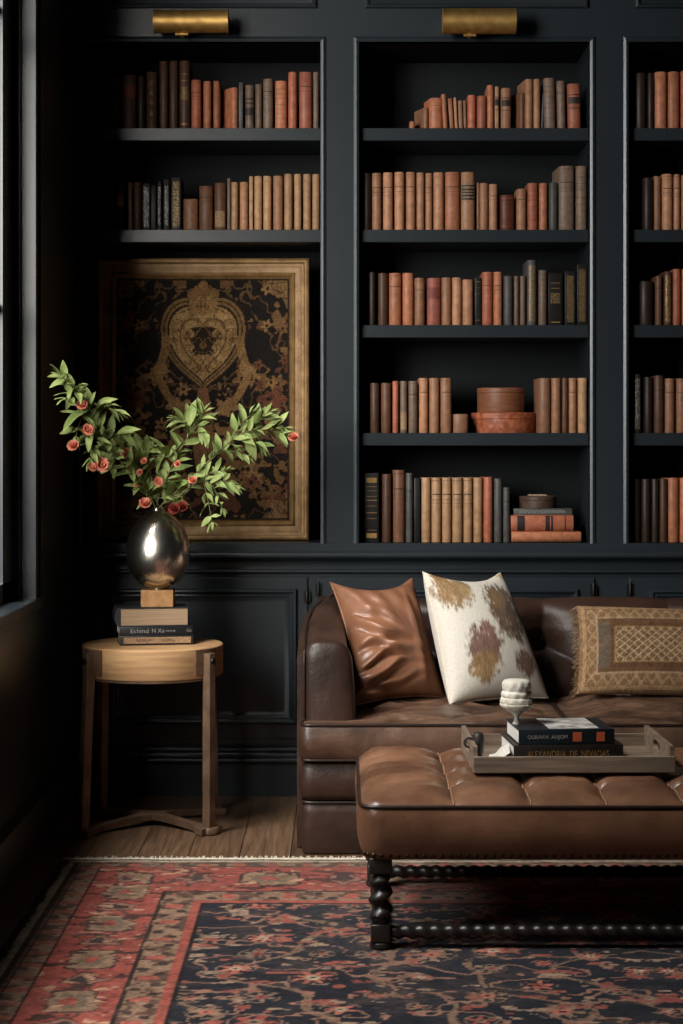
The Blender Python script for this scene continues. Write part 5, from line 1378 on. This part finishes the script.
q1 = tray_book('thick black-brown book with gilt spine lettering, lower one in the tray', 514, 625, FZ, 0.048, 0.215, (40, 34, 30), -1.800, R(4.5), pages='white_pages')
add_text(q1, 'ALEXANDRIA  DE  NEVADAS', 0.024, 0.035, 0.0012, 0, M['gilt'], length=0.215)
q2 = tray_book('black book with orange spine marks and a printed cover, upper one in the tray', 519, 616, FZ + 0.0486, 0.040, 0.205, (26, 34, 40), -1.797, R(4.5), pages='white_pages')
add_text(q2, 'OURAKN  ANJOM', 0.014, 0.022, 0.0012, 0, M['silver'], length=0.105)
for (a, b) in ((0.142, 0.165), (0.205, 0.226)):
    m = MB(); m.box(-0.012, 0.012, -0.0012, 0.0006, a, b); m.build('orange_mark', mat('orange_print_%d' % int(a * 1000), lin((196, 96, 58)), lin((168, 76, 44)), rough=0.5), q2)
m = MB(); P = [[], []]                                     # pale printed picture on the upper cover
m.box(-0.0206, -0.0198, 0.012, 0.196, 0.082, 0.214); m.build('cover_picture', M['print_white'], q2)
add_text(q2, 'Dahlsen', 0.02, 0.3, 0, 0, M['silver']) if False else None
pm = MB()
pm.grid([[(0.384 + 0.052 * u + 0.010 * v, -1.825 + 0.17 * v, FZ + 0.0012 + 0.034 * u ** 1.4 + 0.004 * math.sin(9 * u + 2 * v) * u * (1 - u) * 3) for v in np.linspace(0, 1, 8)] for u in np.linspace(0, 1, 16)])
pp = tag(pm.build('paper_sheet', M['white_pages'], smooth=True), 'loose white paper sheet leaning on the tray books beside the dark pot', 'paper')
md = pp.modifiers.new('thickness', 'SOLIDIFY'); md.thickness = 0.0008
# dark pot with a ring handle
gp = at(478.5, 752, -1.76)
dj = thing('clay_pot', 'small dark teardrop pot with a ring handle in the corner of the tray', 'pot', (gp.x, -1.76, FZ))
m = MB(); m.lathe([(0.007, 0.0), (0.008, 0.004), (0.009, 0.012), (0.0135, 0.030), (0.0155, 0.050), (0.0150, 0.064), (0.012, 0.073), (0.007, 0.077), (0.001, 0.078)], n=28); m.build('body', M['dark_clay'], dj, smooth=True)
m = MB(); m.tube([(-0.0135 - 0.011 + 0.012 * math.cos(2 * PI * k / 24), 0, 0.050 + 0.012 * math.sin(2 * PI * k / 24)) for k in range(24)], 0.0032, n=8, closed=True); m.build('ring_handle', M['dark_clay'], dj, smooth=True)
# white goblet on the books
gy_ = -1.69; gc = at(516.5, 718, gy_)
gt = thing('plaster_goblet', 'white rough plaster goblet heaped in three layers, standing on the tray books', 'goblet', (gc.x, gy_, FZ + 0.0486 + 0.0404))
m = MB(); m.lathe([(0.011, 0), (0.0095, 0.003), (0.0065, 0.008), (0.006, 0.018), (0.012, 0.026), (0.028, 0.037), (0.040, 0.044), (0.0445, 0.049), (0.0445, 0.053), (0.040, 0.0535)], n=40)
m.build('bowl', M['plaster_white'], gt, angle=50)
m = MB()
prof = []
for (z0_, z1_, r_) in ((0.0537, 0.070, 0.0425), (0.070, 0.086, 0.0405), (0.086, 0.112, 0.0385)):
    for k in range(7):
        t = k / 6; prof.append((r_ * (0.93 + 0.07 * math.sin(PI * t) ** 0.5), z0_ + (z1_ - z0_) * t))
prof += [(0.032, 0.1165), (0.016, 0.118), (0.001, 0.118)]
m.lathe(prof, n=56, rfun=lambda a, z_: 1 + 0.03 * math.sin(5 * a + z_ * 90) + 0.02 * math.sin(11 * a - z_ * 140)); m.build('layered_filling', M['plaster_white'], gt, smooth=True)

# ------------------------------------------------------------------ daylight
def area(name, loc, target, sx, sy, watts, colr):
    l = bpy.data.lights.new(name, 'AREA'); l.shape = 'RECTANGLE'; l.size = sx; l.size_y = sy; l.energy = watts; l.color = colr
    o = bpy.data.objects.new(name, l); col.objects.link(o); o.location = loc
    o.rotation_euler = (Vector(target) - Vector(loc)).to_track_quat('-Z', 'Y').to_euler(); return o
area('low_bright_sky', (-2.38, -5.75, 2.5), (0.0, -0.9, 1.0), 1.8, 2.2, 335, (1.0, 0.95, 0.88))
area('side_sky', (-4.6, -6.9, 3.0), (0.2, 0.0, 1.4), 1.8, 4.0, 390, (0.97, 0.97, 0.97))
area('high_sky', (-3.0, -3.55, 6.4), (0.0, -1.3, 0.2), 2.2, 2.2, 860, (1.0, 0.97, 0.93))
wd = bpy.data.worlds.new('overcast'); sc.world = wd; wd.use_nodes = True
wd.node_tree.nodes['Background'].inputs['Color'].default_value = (0.62, 0.70, 0.80, 1); wd.node_tree.nodes['Background'].inputs['Strength'].default_value = 0.5
vs_ = sc.view_settings; vs_.view_transform = 'Standard'; vs_.look = 'None'; vs_.exposure = 0.0; vs_.gamma = 1.0; vs_.use_curve_mapping = False
sc.cycles.use_denoising = True
try: sc.cycles.denoiser = 'OPENIMAGEDENOISE'
except Exception: pass
sc.cycles.max_bounces = 6; sc.cycles.diffuse_bounces = 3; sc.cycles.glossy_bounces = 4; sc.cycles.transparent_max_bounces = 8
sc.cycles.sample_clamp_indirect = 4.0; sc.cycles.caustics_reflective = False; sc.cycles.caustics_refractive = False
